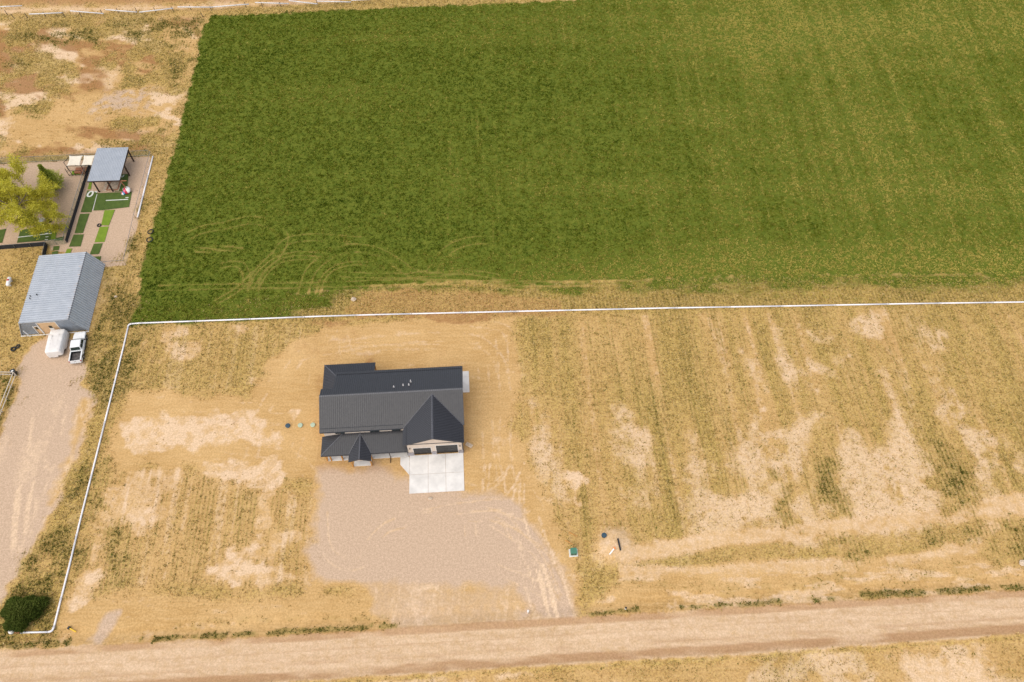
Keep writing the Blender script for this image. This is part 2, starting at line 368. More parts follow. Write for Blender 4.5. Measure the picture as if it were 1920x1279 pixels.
ARCS = [zq(560, 850, .2917)((150,380),(160,560),(210,660),(320,715),(420,690),(440,620),(560,480),(700,440),(900,400)), zq(560, 850, .2917)((560,480),(800,400),(1060,350),(1300,330)),
 zq(560, 850, .2917)((1100,400),(1300,420),(1400,520)), zq(560, 850, .2917)((1100,460),(1140,700),(1300,760),(1600,900),(1700,1080)), zq(560, 850, .2917)((1250,440),(1500,600),(1650,800),(1750,1080)), zq(560, 850, .2917)((1200,380),(1450,480),(1600,650),(1720,900))]
_g = zq(100, 850, .3354)
SWPALE = [_g((420,330),(540,310),(560,380),(430,440)), _g((800,690),(1000,560),(1150,490),(1180,510),(1060,600),(1200,590),(1210,720),(1000,700)), _g((180,640),(260,660),(250,760),(110,850),(130,760)), _g((860,60),(1280,40),(1260,190),(900,170)),
 [(220,790),(480,770),(520,830),(250,850)], [(545,770),(560,770),(550,790)], [(430,1050),(520,1060),(500,1085),(420,1080)], [(1060,880),(1090,890),(1080,940)]]
GREYDUST = [_g((190,1040),(300,900),(370,890),(330,980),(260,1080)), zq(960, 900, .2963)((50,830),(110,810),(130,880),(70,885))]
WET = [zq(500, 560, .3127)((200,150),(330,160),(470,168),(560,120),(620,112),(1000,100),(1230,100),(1440,110),(1320,145),(1130,152),(1000,125),(860,112),(600,108),(500,110)), zq(500, 560, .3127)((610,340),(640,338),(640,380),(600,385)),
 [(690,545),(780,540),(960,552),(1050,560),(1060,590),(960,597),(640,594),(640,575)]]
MAROON = [[(1510,530),(1570,540),(1560,570),(1520,572)], [(1590,540),(1640,540),(1625,568),(1600,560)]]

def survey(x, y):
    r = {}; g = lambda n, v=0.0: np.full(x.shape, v, np.float32)
    Z = lambda *a, **k: region(x, y, *a, **k)
    fine = fb(x, y, 1.1, 0, 4); mid = fb(x, y, 6, 1, 4); big = fb(x, y, 25, 2, 4); rowsN = fb(x, y, 1.3, 3, 3, sy=9); streak = fb(x, y, 5, 4, 4, sy=4); ew = fb(x*.18, y, .9, 5, 3)
    straw = .35+.55*mid; weed = .25*sst(.45, .75, mid)+0*x; pale = .55*sst(.52, .75, fb(x, y, 9, 5)); moist = .35*sst(.55, .75, fb(x, y, 14, 6)); green = g(0); gravel = g(0); tone = .5+0*x
    def P(ch, m, v): return ch*(1-m)+v*m
    # drilled plots
    u_ = x+.061*y; rf = fb(u_, y, .85, 3, 3, sy=24); rg = fb(u_, y, 1.4, 6, 3, sy=16)
    e = Z(PLOTE, soft=2.0, jit=2.5)
    straw = P(straw, e, np.clip(.58+.5*(streak-.5)+.9*(rg-.5), 0, 1)); weed = P(weed, e, .22+.45*(streak-.47)+1.25*(rf-.5)); pale = P(pale, e, .42*sst(.50, .70, 1-rg)*sst(.3, .6, fine+.3*(streak-.5))); moist = P(moist, e, .12*mid)
    for q in PALES:
        m = Z(q, soft=2.2, jit=3.8, jsize=4.0); m = m*sst(.30, .56, .55*rowsN+.45*fine+.12*m); br = m
        pale = P(pale, np.clip(br, 0, 1), .75); straw = P(straw, m*.8, .12+.3*fine); weed = P(weed, m*.8, .05)
    for q in (PLOTSW, PLOTNW):
        m = Z(q, soft=1.2, jit=1.8); bare = sst(.56, .66, fb(x, y, 7, 6, 3))
        straw = P(straw, m, (.55 if q is PLOTNW else .30)*(1-.6*bare)+.4*(rowsN-.4)); weed = P(weed, m, (.24 if q is PLOTNW else .27)*(1-.8*bare)+1.0*(rf-.5)); pale = P(pale, m, .12+.3*bare+.35*sst(.54, .68, 1-rf)); moist = P(moist, m, .1+0*x)
    gr = Z(GRADED, soft=1.2, jit=1.4); straw = P(straw, gr, .05*mid); weed = P(weed, gr, 0); pale = P(pale, gr, .5*sst(.55, .8, ew*.6+.4*mid)); moist = P(moist, gr, .30*sst(.5, .75, fb(x, y, 8, 7)))
    sb = Z(SOUTHBAND, soft=1.5, jit=1.2); straw = P(straw, sb, .2*mid); weed = P(weed, sb, .12*sst(.5, .7, ew)); pale = P(pale, sb, .3*sst(.5, .7, ew)); moist = P(moist, sb, .15)
    for q in SWPALE: m = Z(q, soft=.8, jit=1.8, jsize=2); pale = P(pale, m, .5+.5*sst(.35, .7, fine)); weed = P(weed, m, .05); straw = P(straw, m, .08)
    for l in GTRACK: m = stroke(x, y, smooth_line(l), 1.7, jit=.5); straw = P(straw, m, 0); weed = P(weed, m, 0); pale = P(pale, m, .35+.3*ew); moist = P(moist, m, .0)
    m = Z([(1160,1085),(1500,1070),(1800,1045),(1860,1060),(2500,1010),(2500,1070),(1920,1105),(1400,1138),(1100,1155)], soft=1, jit=1); straw = P(straw, m, .25*mid); weed = P(weed, m, .22*sst(.4, .6, fb(x*.3, y, 1.2, 7))); pale = P(pale, m, .6*sst(.4, .65, ew)); moist = P(moist, m, .05)
    # strip of thin crop north of the pipe, then the lush crop
    m = Z(MIXED, soft=1.2, jit=.8); straw = P(straw, m, .9+.3*(mid-.5)); weed = P(weed, m, .7+.5*(streak-.5)+.35*sst(-20, -60, x)); pale = P(pale, m, .08); moist = P(moist, m, .25*mid)
    f = Z(FIELD, soft=1.0, jit=.9, jsize=1.2); green = np.maximum(f, m*np.clip(.80+.13*np.clip(sdist(x, y, plan(FIELD)), -9, 0)+1.3*(fb(x*.4, y, 2.2, 2, 4)-.5)+.9*sst(-25, -50, x), 0, .95)*(1-Z(WET[2], soft=2, jit=2.5))); straw = P(straw, f, .25); weed = P(weed, f, 0); pale = P(pale, f, 0); moist = P(moist, f, .2)
    gx = sst(-40, 95, x+18*(big-.5)); gy = sst(150, 90, y)
    tone = .30+.42*gx+.42*(fb(x*.06, y, 4.5, 4, 3)-.5)+.34*m*(1-f)+.60*(big-.5)+.30*(fb(x, y, 4, 3, 3)-.5)+(.16+.5*gx)*(fb(x-.02*y, y, .9, 2, 3, sy=34)-.5)+.26*gx*(fb(x+.0*y, y, 1.8, 6, 3, sy=20)-.45)*2+.22*(fb(x*.3, y, 3.5, 5, 3)-.5)
    tone += .75*sst(9, .5, sdist(x, y, plan(FIELD))+4*(streak-.5))*sst(-30, 10, x)*sst(100, 92, y)
    dk = sst(105, 84, y)*sst(30, -25, x); tone -= .12*dk
    tone += .30*np.exp(-((y-104-.03*x)/5)**2)*sst(-5, 40, x)*(streak) + .40*sst(91, 81, y-.012*x)*sst(-15, 25, x)*sst(.35, .6, streak)
    tone += .35*np.exp(-(((x-60)/22)**2+((y-158)/14)**2))
    edge = sdist(x, y, plan(FIELD)); lf = sst(6, 0, edge)*sst(-45, -62, x); tone -= .22*lf
    flat = g(0)
    for l, o in LOOPS: flat = np.maximum(flat, stroke(x, y, smooth_line(l), .38, offs=o, jit=.14)*sst(.10, .50, fb(x, y, 5, 7, 3)))
    for l in BUNDLE: flat = np.maximum(flat, 1.2*stroke(x, y, l, .22, jit=.06))
    lr = np.random.default_rng(5)
    for _ in range(90):
        x0, y0, L_ = lr.uniform(-12, 112), lr.uniform(82, 150), lr.uniform(4, 16); P2 = np.array([[x0, y0], [x0-.04*L_, y0+L_]])
        flat = np.maximum(flat, lr.uniform(.4, .95)*stroke(x, y, P2, .30, jit=.12)*sst(.3, .55, fine))
    for l in LINES: flat = np.maximum(flat, .9*stroke(x, y, l, .28, jit=.1)*sst(.3, .55, fine))
    tone = tone+.72*flat
    # gravel
    for q, sft in ((PAD, 2.0), (DRIVE, .9), (YARD, .15)):
        m = Z(q, soft=sft, jit=(.1 if q is YARD else 1.6), jsize=2.5); gravel = P(gravel, m, 1); straw = P(straw, m, 0); weed = P(weed, m, 0); moist = P(moist, m, .1*mid); pale = P(pale, m, (.0 if q is YARD else .5*sst(.45, .7, streak)))
    dp = Z([(150,740),(182,745),(165,800),(140,880),(100,955),(85,950),(120,860)], soft=1, jit=1.2); pale = P(pale, dp, .6*sst(.3, .6, fb(x*.9+y*.3, y, .9, 4, 3, sy=5))); gravel = P(gravel, dp, .25)
    dl = Z([(-200,960),(30,800),(100,760),(90,960),(30,1060),(-100,1180)], soft=3, jit=2); pale = np.maximum(pale, dl*.7*sst(.5, .68, fb(x+.23*y, y, .8, 4, 3, sy=14)))
    ap = Z(APRON, soft=1.2, jit=1.5); gravel = P(gravel, ap, .35+.4*streak); pale = P(pale, ap, .45*sst(.45, .65, fb(x-.1*y, y, .5, 3, 3, sy=12))); straw = P(straw, ap, 0); weed = P(weed, ap, 0)
    rut = g(0)
    for l in ARCS:
        s_ = stroke(x, y, smooth_line(l), .3, offs=(-.8, .8)); rut = np.maximum(rut, .4*s_); s_ = s_*sst(.35, .6, mid); gravel = P(gravel, s_*.7, .5); pale = np.maximum(pale, .5*s_)
    fan = Z([(960,960),(1010,960),(1062,1085),(1087,1166),(1000,1172),(975,1050)], soft=1.5, jit=1); pale = np.maximum(pale, fan*.95*sst(.46, .6, fb(x*1.0+.28*(y-25), y, .55, 2, 3, sy=16)))
    for l, wd in SCRAPES: s_ = stroke(x, y, smooth_line(l), wd*1.5, jit=.25)*sst(.25, .55, fine); pale = np.maximum(pale, .62*s_)
    for l, wd, o_ in (([(905,690),(912,780),(922,900),(950,960)], .35, (-.8, .8)), ([(940,630),(948,760),(950,880),(985,990)], .35, (-.9, .9)), ([(560,668),(700,640),(860,632),(925,660),(948,720)], .4, (-.9, .9)), ([(625,655),(900,648)], .3, (-.5, .5)), ([(470,860),(500,760),(560,670)], .4, (-.9, .9)), ([(545,870),(575,780),(590,700)], .3, (-.7, .7)), ([(240,760),(480,765)], .3, (-.9, .9)), ([(230,830),(520,850),(590,905)], .35, (-.9, .9)),
                     ([(735,1100),(800,1140),(840,1185)], .35, (-.9, .9)), ([(850,1098),(850,1185)], .4, (-1.6, -.8, .8, 1.6)), ([(1180,1040),(1240,1080),(1250,1150)], .35, (-1.2, -.4, .4, 1.2)), ([(1000,900),(1060,1000)], .3, (-.7, .7)), ([(632,615),(640,675)], .25, (0, 1.6)), ([(0,1150),(60,1000),(110,880),(135,760)], .45, (-2.4, -.9, .9)), ([(960,640),(930,610),(800,604)], .3, (-.8, .8))):
        s_ = stroke(x, y, smooth_line(l), wd, offs=o_, jit=.15); s_ = s_*sst(.3, .6, fb(x, y, 4, 3, 3)); pale = np.maximum(pale, .42*s_); moist = P(moist, s_*.5, 0); rut = np.maximum(rut, .5*s_)
    for q in GREYDUST: m = Z(q, soft=.8, jit=1); gravel = P(gravel, m, .8); pale = P(pale, m, .2)
    # weedy ground by the neighbour and in ditches
    lv = Z([(195,503),(266,560),(243,612),(205,760),(165,910),(98,1188),(20,1205),(-60,1215),(40,1080),(100,965),(145,880),(182,748),(165,700),(168,650),(200,560)], soft=1, jit=1)
    straw = P(straw, lv, .75); weed = P(weed, lv, .12+.85*sst(.45, .62, fb(x, y, 3.5, 3, 4))); pale = P(pale, lv, .7*sst(.5, .65, fb(x, y, 4, 6, 4))); moist = P(moist, lv, .6*sst(.5, .62, fb(x, y, 5, 2, 4)))
    for q in GREENS:
        m = Z(q, soft=1.8, jit=3.0, jsize=2.6); weed = P(weed, m*sst(.28, .54, .6*fine+.4*fb(x, y, 2.5, 4, 3)), .95); straw = P(straw, m, .5); pale = P(pale, m*.7, .05)
    for l, wd in DITCH: m = stroke(x, y, smooth_line(l), wd*1.2, jit=.4)*sst(.28, .46, fb(x, y*.5, 1.6, 2, 3)); weed = P(weed, m, 1.3)
    for l, wd in DITCH2: m = stroke(x, y, smooth_line(l), wd*1.5, jit=.6)*sst(.4, .6, fine); weed = P(weed, m, .5)
    # the road
    rd = sdist(x, y, plan(ROAD)); m = sst(-.5, .3, rd+(fb(x, y, 2, 4, 3)-.5)*.7)
    straw = P(straw, m, 0); weed = P(weed, m, 0); gravel = P(gravel, m, .55); moist = P(moist, m, 0); pale = P(pale, m, .22+.5*fb(x*.06, y, .5, 5, 3))
    P_ = plan(ROAD); up = np.interp(x, P_[:7, 0], P_[:7, 1]); lo = np.interp(x, P_[7:][::-1, 0], P_[7:][::-1, 1]); jw = (fb(x, y, 3, 6, 3)-.5)*.8
    for c_, wd_, a_ in ((up-.35, .75, .58), (lo+.75, .85, .66), (lo+2.1, .30, .40), (up-1.5, .22, .25), (up-2.1, .22, .35), (up-2.9, .2, .22), (up-3.4, .22, .3), (lo+2.9, .2, .3), (lo+1.6, .2, .3)):
        s_ = 1-sst(wd_*.5, wd_, np.abs(y+jw*(.3 if wd_ > .3 else .15)-c_-.0)); moist = np.maximum(moist, a_*s_*(.45+.55*sst(.2, .5, fb(x*.25, y, 1.5, 3, 3))))
    south = sst(.2, 1.0, lo-y+jw); straw = P(straw, south, .12+.45*mid); weed = P(weed, south, .05*sst(.45, .7, fine)+.4*sst(.60, .72, mid)); pale = P(pale, south, .75*sst(.38, .6, fb(x, y, 5, 2))); moist = P(moist, south*.8, .1)
    sp = Z([(1690,1235),(1760,1228),(1840,1215),(1870,1279),(1900,1340),(1720,1340)], soft=2, jit=2); pale = P(pale, sp, .7); straw = P(straw, sp, .15); weed = P(weed, sp, 0)
    # far top edge
    m = Z([(-300,28),(200,22),(640,8),(640,-2),(300,10),(-300,18)], soft=1.5, jit=1); pale = P(pale, m, .6); straw = P(straw, m, .05); weed = P(weed, m, .05)
    m = Z([(-300,14),(250,8),(620,-2),(620,-40),(-300,-40)], soft=1.5, jit=1); moist = P(moist, m, .7); straw = P(straw, m, .15); weed = P(weed, m, .05)
    m = Z([(395,30),(560,10),(760,-2),(1000,-5),(1010,3),(800,13),(480,28)], soft=1.0, jit=1); straw = P(straw, m, .95); weed = P(weed, m, .1); pale = P(pale, m, .4)
    nw = Z([(-300,40),(380,35),(330,250),(280,285),(-300,310)], soft=2, jit=2); moist = np.maximum(moist, nw*.95*sst(.46, .60, fb(x*.6+.5*y, y, 8, 3, 4))); pale = np.maximum(pale, nw*.9*sst(.5, .62, fb(x*.7+.4*y, y, 6, 6, 4))); weed = np.maximum(weed, nw*.8*sst(.53, .66, fb(x*.6+.3*y, y, 5, 1, 4))); straw = P(straw, nw*.85, .10+.75*sst(.42, .62, mid))
    m = Z([(150,200),(240,160),(300,170),(290,205),(200,215)], soft=2.5, jit=3.5); gravel = P(gravel, m, .7*sst(.3, .6, fine)+.1); straw = P(straw, m, .25); weed = P(weed, m, .05); moist = P(moist, m, .2)
    for q in WET: m = Z(q, soft=.45, jit=.9, jsize=2.5); moist = P(moist, m, .45+.5*fine); straw = P(straw, m*.5, .3*mid); weed = P(weed, m*.75, .05); pale = P(pale, m, 0)
    for q in MAROON: m = Z(q, soft=1, jit=2, jsize=1.5)*sst(.4, .6, fine); moist = P(moist, m, 1.0); weed = P(weed, m, 0)
    hp = Z([(588,700),(880,680),(885,860),(770,890),(590,890)], soft=1.0, jit=.6); moist = np.maximum(moist, hp*.35); 
    r.update(green=green, straw=np.clip(straw, 0, 1), weed=np.clip(weed, 0, 1.3), pale=np.clip(pale, 0, 1), moist=np.clip(moist, 0, 1), gravel=np.clip(gravel, 0, 1), tone=tone, flat=flat, fine=fine, rut=rut, up=up, lo=lo)
    # relief
    z = .10*(fb(x, y, 18, 1)-.5)+.05*(fb(x, y, 2.0, 2, 3)-.5)*(1-gravel*.7)+.05*(fine-.5)*(1-gravel*.8)
    z += .12*np.exp(-((y-(up+.1))/.5)**2)+.14*np.exp(-((y-(lo-.1))/.6)**2)-.18*np.exp(-((y-(up+1.6))/.8)**2)-.05*rut
    for cxp, cyp, ra, hh in ((1140, 1030, 2.1, .62), (1164, 1018, 1.9, .55), (1150, 1006, 1.2, .3)):
        q = G(cxp, cyp); dd = ((x-q.x)**2+(y-q.y)**2)/ra**2; z = z+hh*np.exp(-dd*1.4)*(.7+.6*fine); mm = np.exp(-dd*.9); r['weed'] = r['weed']*(1-mm); r['straw'] = r['straw']*(1-mm); r['pale'] = P(r['pale'], mm, .62)
    pad = Z([(585,680),(885,670),(890,930),(760,935),(590,895)], soft=1.5, jit=0)
    z = z*(1-pad)-.0*pad
    yard_f = Z(YARD, soft=2, jit=0); z = z*(1-.85*yard_f)
    r['z'] = z.astype(np.float32)
    return r

# ------------------------------------------------------------------ ground sheets (one land grid cut into the pieces of the setting)
def ground_material():
    m, nt, p = new_mat('land_cover')
    tc = N(nt, 'ShaderNodeTexCoord').outputs['Object']
    def sep(name):
        a = N(nt, 'ShaderNodeAttribute', attribute_name=name).outputs['Color']; s = N(nt, 'ShaderNodeSeparateColor'); nt.links.new(a, s.inputs[0]); return s.outputs
    A = sep('coverA'); B = sep('coverB')
    def mp(sx, sy):
        n = N(nt, 'ShaderNodeMapping'); n.inputs['Scale'].default_value = (sx, sy, 1); nt.links.new(tc, n.inputs[0]); return n.outputs[0]
    n1 = noise(nt, tc, .12, 6, .62); n2 = noise(nt, tc, 1.0, 5, .7); n3 = noise(nt, tc, 3.6, 4, .8); n4 = noise(nt, tc, 9.0, 3, .7); ns = noise(nt, mp(.35, 2.6), .8, 5, .6); nv = noise(nt, mp(2.4, .3), .8, 4, .6)
    dirt = mixc(nt, mapr(nt, n1, .3, .7), (.465, .278, .104), (.590, .378, .168))
    dirt = mixc(nt, mapr(nt, ns, .42, .72, 0, .55), dirt, (.64, .425, .20))
    sx_ = N(nt, 'ShaderNodeSeparateXYZ'); nt.links.new(tc, sx_.inputs[0])      # drill rows, 0.62 m apart, running up the lots
    row = N(nt, 'ShaderNodeMath', operation='COSINE'); nt.links.new(math_(nt, 'MULTIPLY', math_(nt, 'ADD', sx_.outputs[0], math_(nt, 'MULTIPLY', sx_.outputs[1], .061)), 2*math.pi/.62), row.inputs[0])
    rowv = math_(nt, 'MULTIPLY', row.outputs[0], math_(nt, 'MULTIPLY', math_(nt, 'MULTIPLY', mapr(nt, nv, .35, .6), mapr(nt, math_(nt, 'SUBTRACT', sx_.outputs[1], math_(nt, 'MULTIPLY', sx_.outputs[0], .05)), 31.5, 33.5)), .48))
    B2 = math_(nt, 'ADD', B[2], math_(nt, 'MULTIPLY', rowv, mapr(nt, B[2], .05, .3)))
    def cut(ch, nz, k, a=.32, b=.68): return mapr(nt, math_(nt, 'ADD', ch, math_(nt, 'MULTIPLY', math_(nt, 'SUBTRACT', nz, .5), k)), a, b)
    c = dirt
    grav = mixc(nt, mapr(nt, n4, .3, .7), (.445, .312, .215), (.61, .445, .315))
    c = mixc(nt, cut(A[2], n2, .45, .25, .75), c, grav)
    c = mixc(nt, math_(nt, 'MULTIPLY', cut(B[0], n2, 1.3, .25, .8), .85), c, (.71, .515, .345))
    c = mixc(nt, math_(nt, 'MULTIPLY', cut(B[1], n2, .6, .2, .85), .9), c, (.33, .165, .065))
    str_ = mixc(nt, mapr(nt, n2, .3, .7), (.31, .205, .058), (.68, .485, .205))
    str_ = mixc(nt, mapr(nt, n3, .35, .65), str_, (.43, .305, .085))
    c = mixc(nt, math_(nt, 'MULTIPLY', cut(A[1], n3, 1.6, .3, .8), .9), c, str_)
    c = mixc(nt, math_(nt, 'MULTIPLY', cut(B2, n3, 1.5, .35, .95), .62), c, (.30, .225, .065))
    gr = mixc(nt, mapr(nt, n2, .3, .7), (.070, .105, .010), (.16, .175, .024))
    c = mixc(nt, cut(A[0], n3, .5), c, gr)
    spw = math_(nt, 'ADD', math_(nt, 'MULTIPLY', A[1], .8), .35)
    spk = mixc(nt, mapr(nt, n3, .42, .60), mixc(nt, spw, (1, 1, 1), (.62, .59, .50)), mixc(nt, spw, (1, 1, 1), (1.25, 1.25, 1.25))); c = mixc(nt, 1.0, c, spk, 'MULTIPLY')
    nt.links.new(c, p.inputs['Base Color']); p.inputs['Roughness'].default_value = .95; p.inputs['Specular IOR Level'].default_value = .1
    b = N(nt, 'ShaderNodeBump'); b.inputs['Strength'].default_value = .5; b.inputs['Distance'].default_value = .06
    nt.links.new(math_(nt, 'ADD', n3, math_(nt, 'MULTIPLY', n2, .8)), b.inputs['Height']); nt.links.new(b.outputs[0], p.inputs['Normal'])
    return m
LAND = ground_material()
ys = [7.0]
while ys[-1] < 186: ys.append(ys[-1]+.215+.0011*ys[-1])
ys = np.array(ys); xs = np.arange(-136, 136.01, .26)
XX, YY = np.meshgrid(xs, ys); ny, nx = XX.shape
sv_ = survey(XX.ravel(), YY.ravel())
half = 72+.36*YY.ravel(); inside = np.abs(XX.ravel()) < half
_fl = np.clip(sv_['flat'], 0, 1); coA = np.stack([sv_['green']*(1-.42*_fl), np.clip(sv_['straw']+.6*_fl*sv_['green'], 0, 1), sv_['gravel']], -1); coB = np.stack([sv_['pale'], sv_['moist'], np.clip(sv_['weed'], 0, 1)], -1)
VV = np.stack([XX.ravel(), YY.ravel(), sv_['z']], -1)
idx = np.arange(nx*ny).reshape(ny, nx)
quads = np.stack([idx[:-1, :-1], idx[:-1, 1:], idx[1:, 1:], idx[1:, :-1]], -1).reshape(-1, 4)
quads = quads[inside[quads].all(1)]
cx = VV[quads, 0].mean(1); cy = VV[quads, 1].mean(1)
cls = np.zeros(len(quads), int)
cls[sdist(cx, cy, plan(FIELD)) > 0] = 1
for i, q in ((2, ROAD), (3, PAD), (4, DRIVE), (5, YARD)): cls[sdist(cx, cy, plan(q)) > 0] = i
for i, nm in enumerate(('ground', 'crop_field_soil', 'dirt_road', 'gravel_forecourt', 'gravel_driveway', 'gravel_yard')):
    q = quads[cls == i]; u, inv = np.unique(q.ravel(), return_inverse=True)
    vv = VV[u]; a_, b_ = coA[u], coB[u]; lp = inv.astype(np.int32)
    if i == 0:      # the same sheet goes on to the horizon, a little lower, under and beyond the surveyed grid
        o_ = len(vv); vv = np.vstack([vv, [[-2500, -1500, -.35], [2500, -1500, -.35], [2500, 3500, -.35], [-2500, 3500, -.35]]])
        a_ = np.vstack([a_, np.tile([0, .6, 0], (4, 1))]); b_ = np.vstack([b_, np.tile([.2, .1, .2], (4, 1))]); lp = np.concatenate([lp, [o_, o_+1, o_+2, o_+3]])
    tag(fast_mesh(nm, vv, 4, lp, LAND, {'coverA': a_, 'coverB': b_}, smooth=True), kind='structure')
_zg = sv_['z'].reshape(ny, nx)
def ground_z(x, y):
    i = np.clip(np.searchsorted(ys, y)-1, 0, ny-2); j = np.clip(((np.asarray(x)+136)/.26).astype(int), 0, nx-2)
    return _zg[i, j]

def lookup(x, y):
    i = np.clip(np.searchsorted(ys, y+.15)-1, 0, ny-1); j = np.clip(np.round((x+136)/.26).astype(int), 0, nx-1); q = i*nx+j
    return {k: v[q] for k, v in sv_.items()}
# ------------------------------------------------------------------ crop and weeds: small blades on the land
def blades(name, x, y, z, h, wdt, lean, tone, m, nb, label, cat):
    n = len(x); X = np.repeat(x, nb); Y = np.repeat(y, nb); Zz = np.repeat(z, nb); H = np.repeat(h, nb)*rng.uniform(.6, 1.25, n*nb); W = np.repeat(wdt, nb)*rng.uniform(.7, 1.3, n*nb)
    T = np.clip(np.repeat(tone, nb)+rng.normal(0, .10, n*nb), 0, 1); a = rng.uniform(0, 2*np.pi, n*nb); d = rng.uniform(0, 2*np.pi, n*nb); L = np.repeat(lean, nb)*rng.uniform(.3, 1.3, n*nb)
    ox = np.cos(d)*W*1.2*rng.random(n*nb); oy = np.sin(d)*W*1.2*rng.random(n*nb)
    v = np.empty((n*nb, 3, 3), np.float32)
    v[:, 0] = np.stack([X+ox+np.cos(a)*W/2, Y+oy+np.sin(a)*W/2, Zz-.02], -1); v[:, 1] = np.stack([X+ox-np.cos(a)*W/2, Y+oy-np.sin(a)*W/2, Zz-.02], -1)
    v[:, 2] = np.stack([X+ox+np.cos(d)*L*H, Y+oy+np.sin(d)*L*H, Zz+H], -1)
    t = np.repeat(T, 3)
    o = fast_mesh(name, v.reshape(-1, 3), 3, np.arange(n*nb*3), m, {'tone': t}); tag(o, label, cat, kind='stuff'); return o
def scatter(dens, y0=9, y1=176):
    n = int(dens*(y1-y0)*2*(70+.36*y1)); x = rng.uniform(-132, 132, n*1); y = rng.uniform(y0, y1, n*1)
    k = np.abs(x) < 68+.36*y; return x[k], y[k]
x, y = scatter(13, 72, 172); s_ = lookup(x, y)
k = rng.random(len(x)) < s_['green']*(.35+.65*sst(.3, .6, s_['fine']))*(1-.15*s_['flat']); x, y = x[k], y[k]; s_ = {a: b[k] for a, b in s_.items()}
clump = fb(x, y, .55, 5, 2)
blades('alfalfa_crop', x, y, s_['z'], (.07+.16*clump)*(1-.5*s_['flat']), .15+.10*clump, .5+0*x, s_['tone']+.5*(clump-.5)+rng.normal(0, .17, len(x))+(rng.random(len(x)) < .012)*.5, CROP, 4, 'lush green crop covering the big field behind the white pipe', 'crop')
x, y = scatter(26, 9, 176)
rowx = np.round((x+.061*y)/.62)*.62-.061*y; inrow = (rng.random(len(x)) < .84) & (y > 31+.05*x) & (y < 82) & (x > -52); x = np.where(inrow, rowx+rng.normal(0, .05, len(x)), x)
s_ = lookup(x, y); prob = np.clip(s_['weed'], 0, 1)*(.45+.55*sst(.35, .6, s_['fine']+.2*s_['weed']))*(1-s_['green'])
k = rng.random(len(x)) < prob*(.44+.4*sst(.7, 1.1, s_['weed'])); x, y = x[k], y[k]; s_ = {a: b[k] for a, b in s_.items()}
tn = .57-.50*sst(.5, 1.0, s_['weed'])+rng.normal(0, .2, len(x))
blades('weeds', x, y, s_['z'], .07+.15*rng.random(len(x))+.12*sst(.6, 1.1, s_['weed']), (.05+.11*rng.random(len(x)))*np.exp(rng.normal(0, .5, len(x))), .8+0*x, tn, WEED, 3, 'scattered green and olive weeds sprouting over the dry lots', 'weeds')
x, y = scatter(20, 9, 176); s_ = lookup(x, y); k = rng.random(len(x)) < np.clip(s_['straw']-.12, 0, 1)*.95*(1-s_['green'])*(1-.8*s_['gravel']); x, y = x[k], y[k]; s_ = {a: b[k] for a, b in s_.items()}
blades('dry_grass', x, y, s_['z'], .07+.14*rng.random(len(x)), .10+.16*rng.random(len(x)), 1.1+0*x, .80+rng.normal(0, .28, len(x)), WEED, 3, 'dry straw coloured grass over the lots and verges', 'dry grass')

# ------------------------------------------------------------------ roofs of ribbed metal sheet
def ribs_mesh(poly, spacing, w, h, start=.5, lift=0.0):
    p = [Vector(a) for a in poly]; e = (p[1]-p[0]).normalized(); n = e.cross(p[2]-p[1]).normalized()
    if n.z < 0: n = -n
    t = n.cross(e); S_ = [((a-p[0]).dot(e), (a-p[0]).dot(t)) for a in p]
    mb = MB(); s0 = min(a for a, _ in S_); s1 = max(a for a, _ in S_); s = s0+spacing*start
    while s < s1:
        ts = []
        for i in range(len(S_)):
            (a, b), (c, d) = S_[i], S_[(i+1) % len(S_)]
            if (a <= s) != (c <= s): ts.append(b+(d-b)*(s-a)/(c-a))
        ts.sort()
        for a, b in zip(ts[::2], ts[1::2]):
            if b-a > .08: mb.bar(p[0]+e*s+t*a+n*(h/2+lift), p[0]+e*s+t*b+n*(h/2+lift), w, h, up=n)
        s += spacing
    return mb
def roof(parent, name, poly, m, mr=None, spacing=.31, w=.07, h=.06, thick=.07, label=None):
    o = MB().prism([Vector(a)-Vector((0, 0, thick)) for a in poly], (0, 0, thick)).build(name, m, parent)
    if label: o['label'] = label
    r = ribs_mesh(poly, spacing, w, h).build('roof_ribs', mr or (M['rib_lit'] if m is M['roof'] else M['galvrib_lit'] if m is M['galv'] else m), o); r['kind'] = 'stuff'
    return o
def wall(mb, axis, a0, a1, c0, c1, z0, z1, holes):
    """box wall along x ('x') or y; holes = (a0,a1,z0,z1)"""
    cuts = sorted({a0, a1, *[h[0] for h in holes], *[h[1] for h in holes]})
    for u0, u1 in zip(cuts, cuts[1:]):
        hs = [h for h in holes if h[0] < (u0+u1)/2 < h[1]]
        zs = [z0]+[z for h in hs for z in (h[2], h[3])]+[z1]
        for q0, q1 in zip(zs[::2], zs[1::2]):
            if q1-q0 > 1e-3:
                if axis == 'x': mb.box(u0, u1, c0, c1, q0, q1)
                else: mb.box(c0, c1, u0, u1, q0, q1)
    return mb

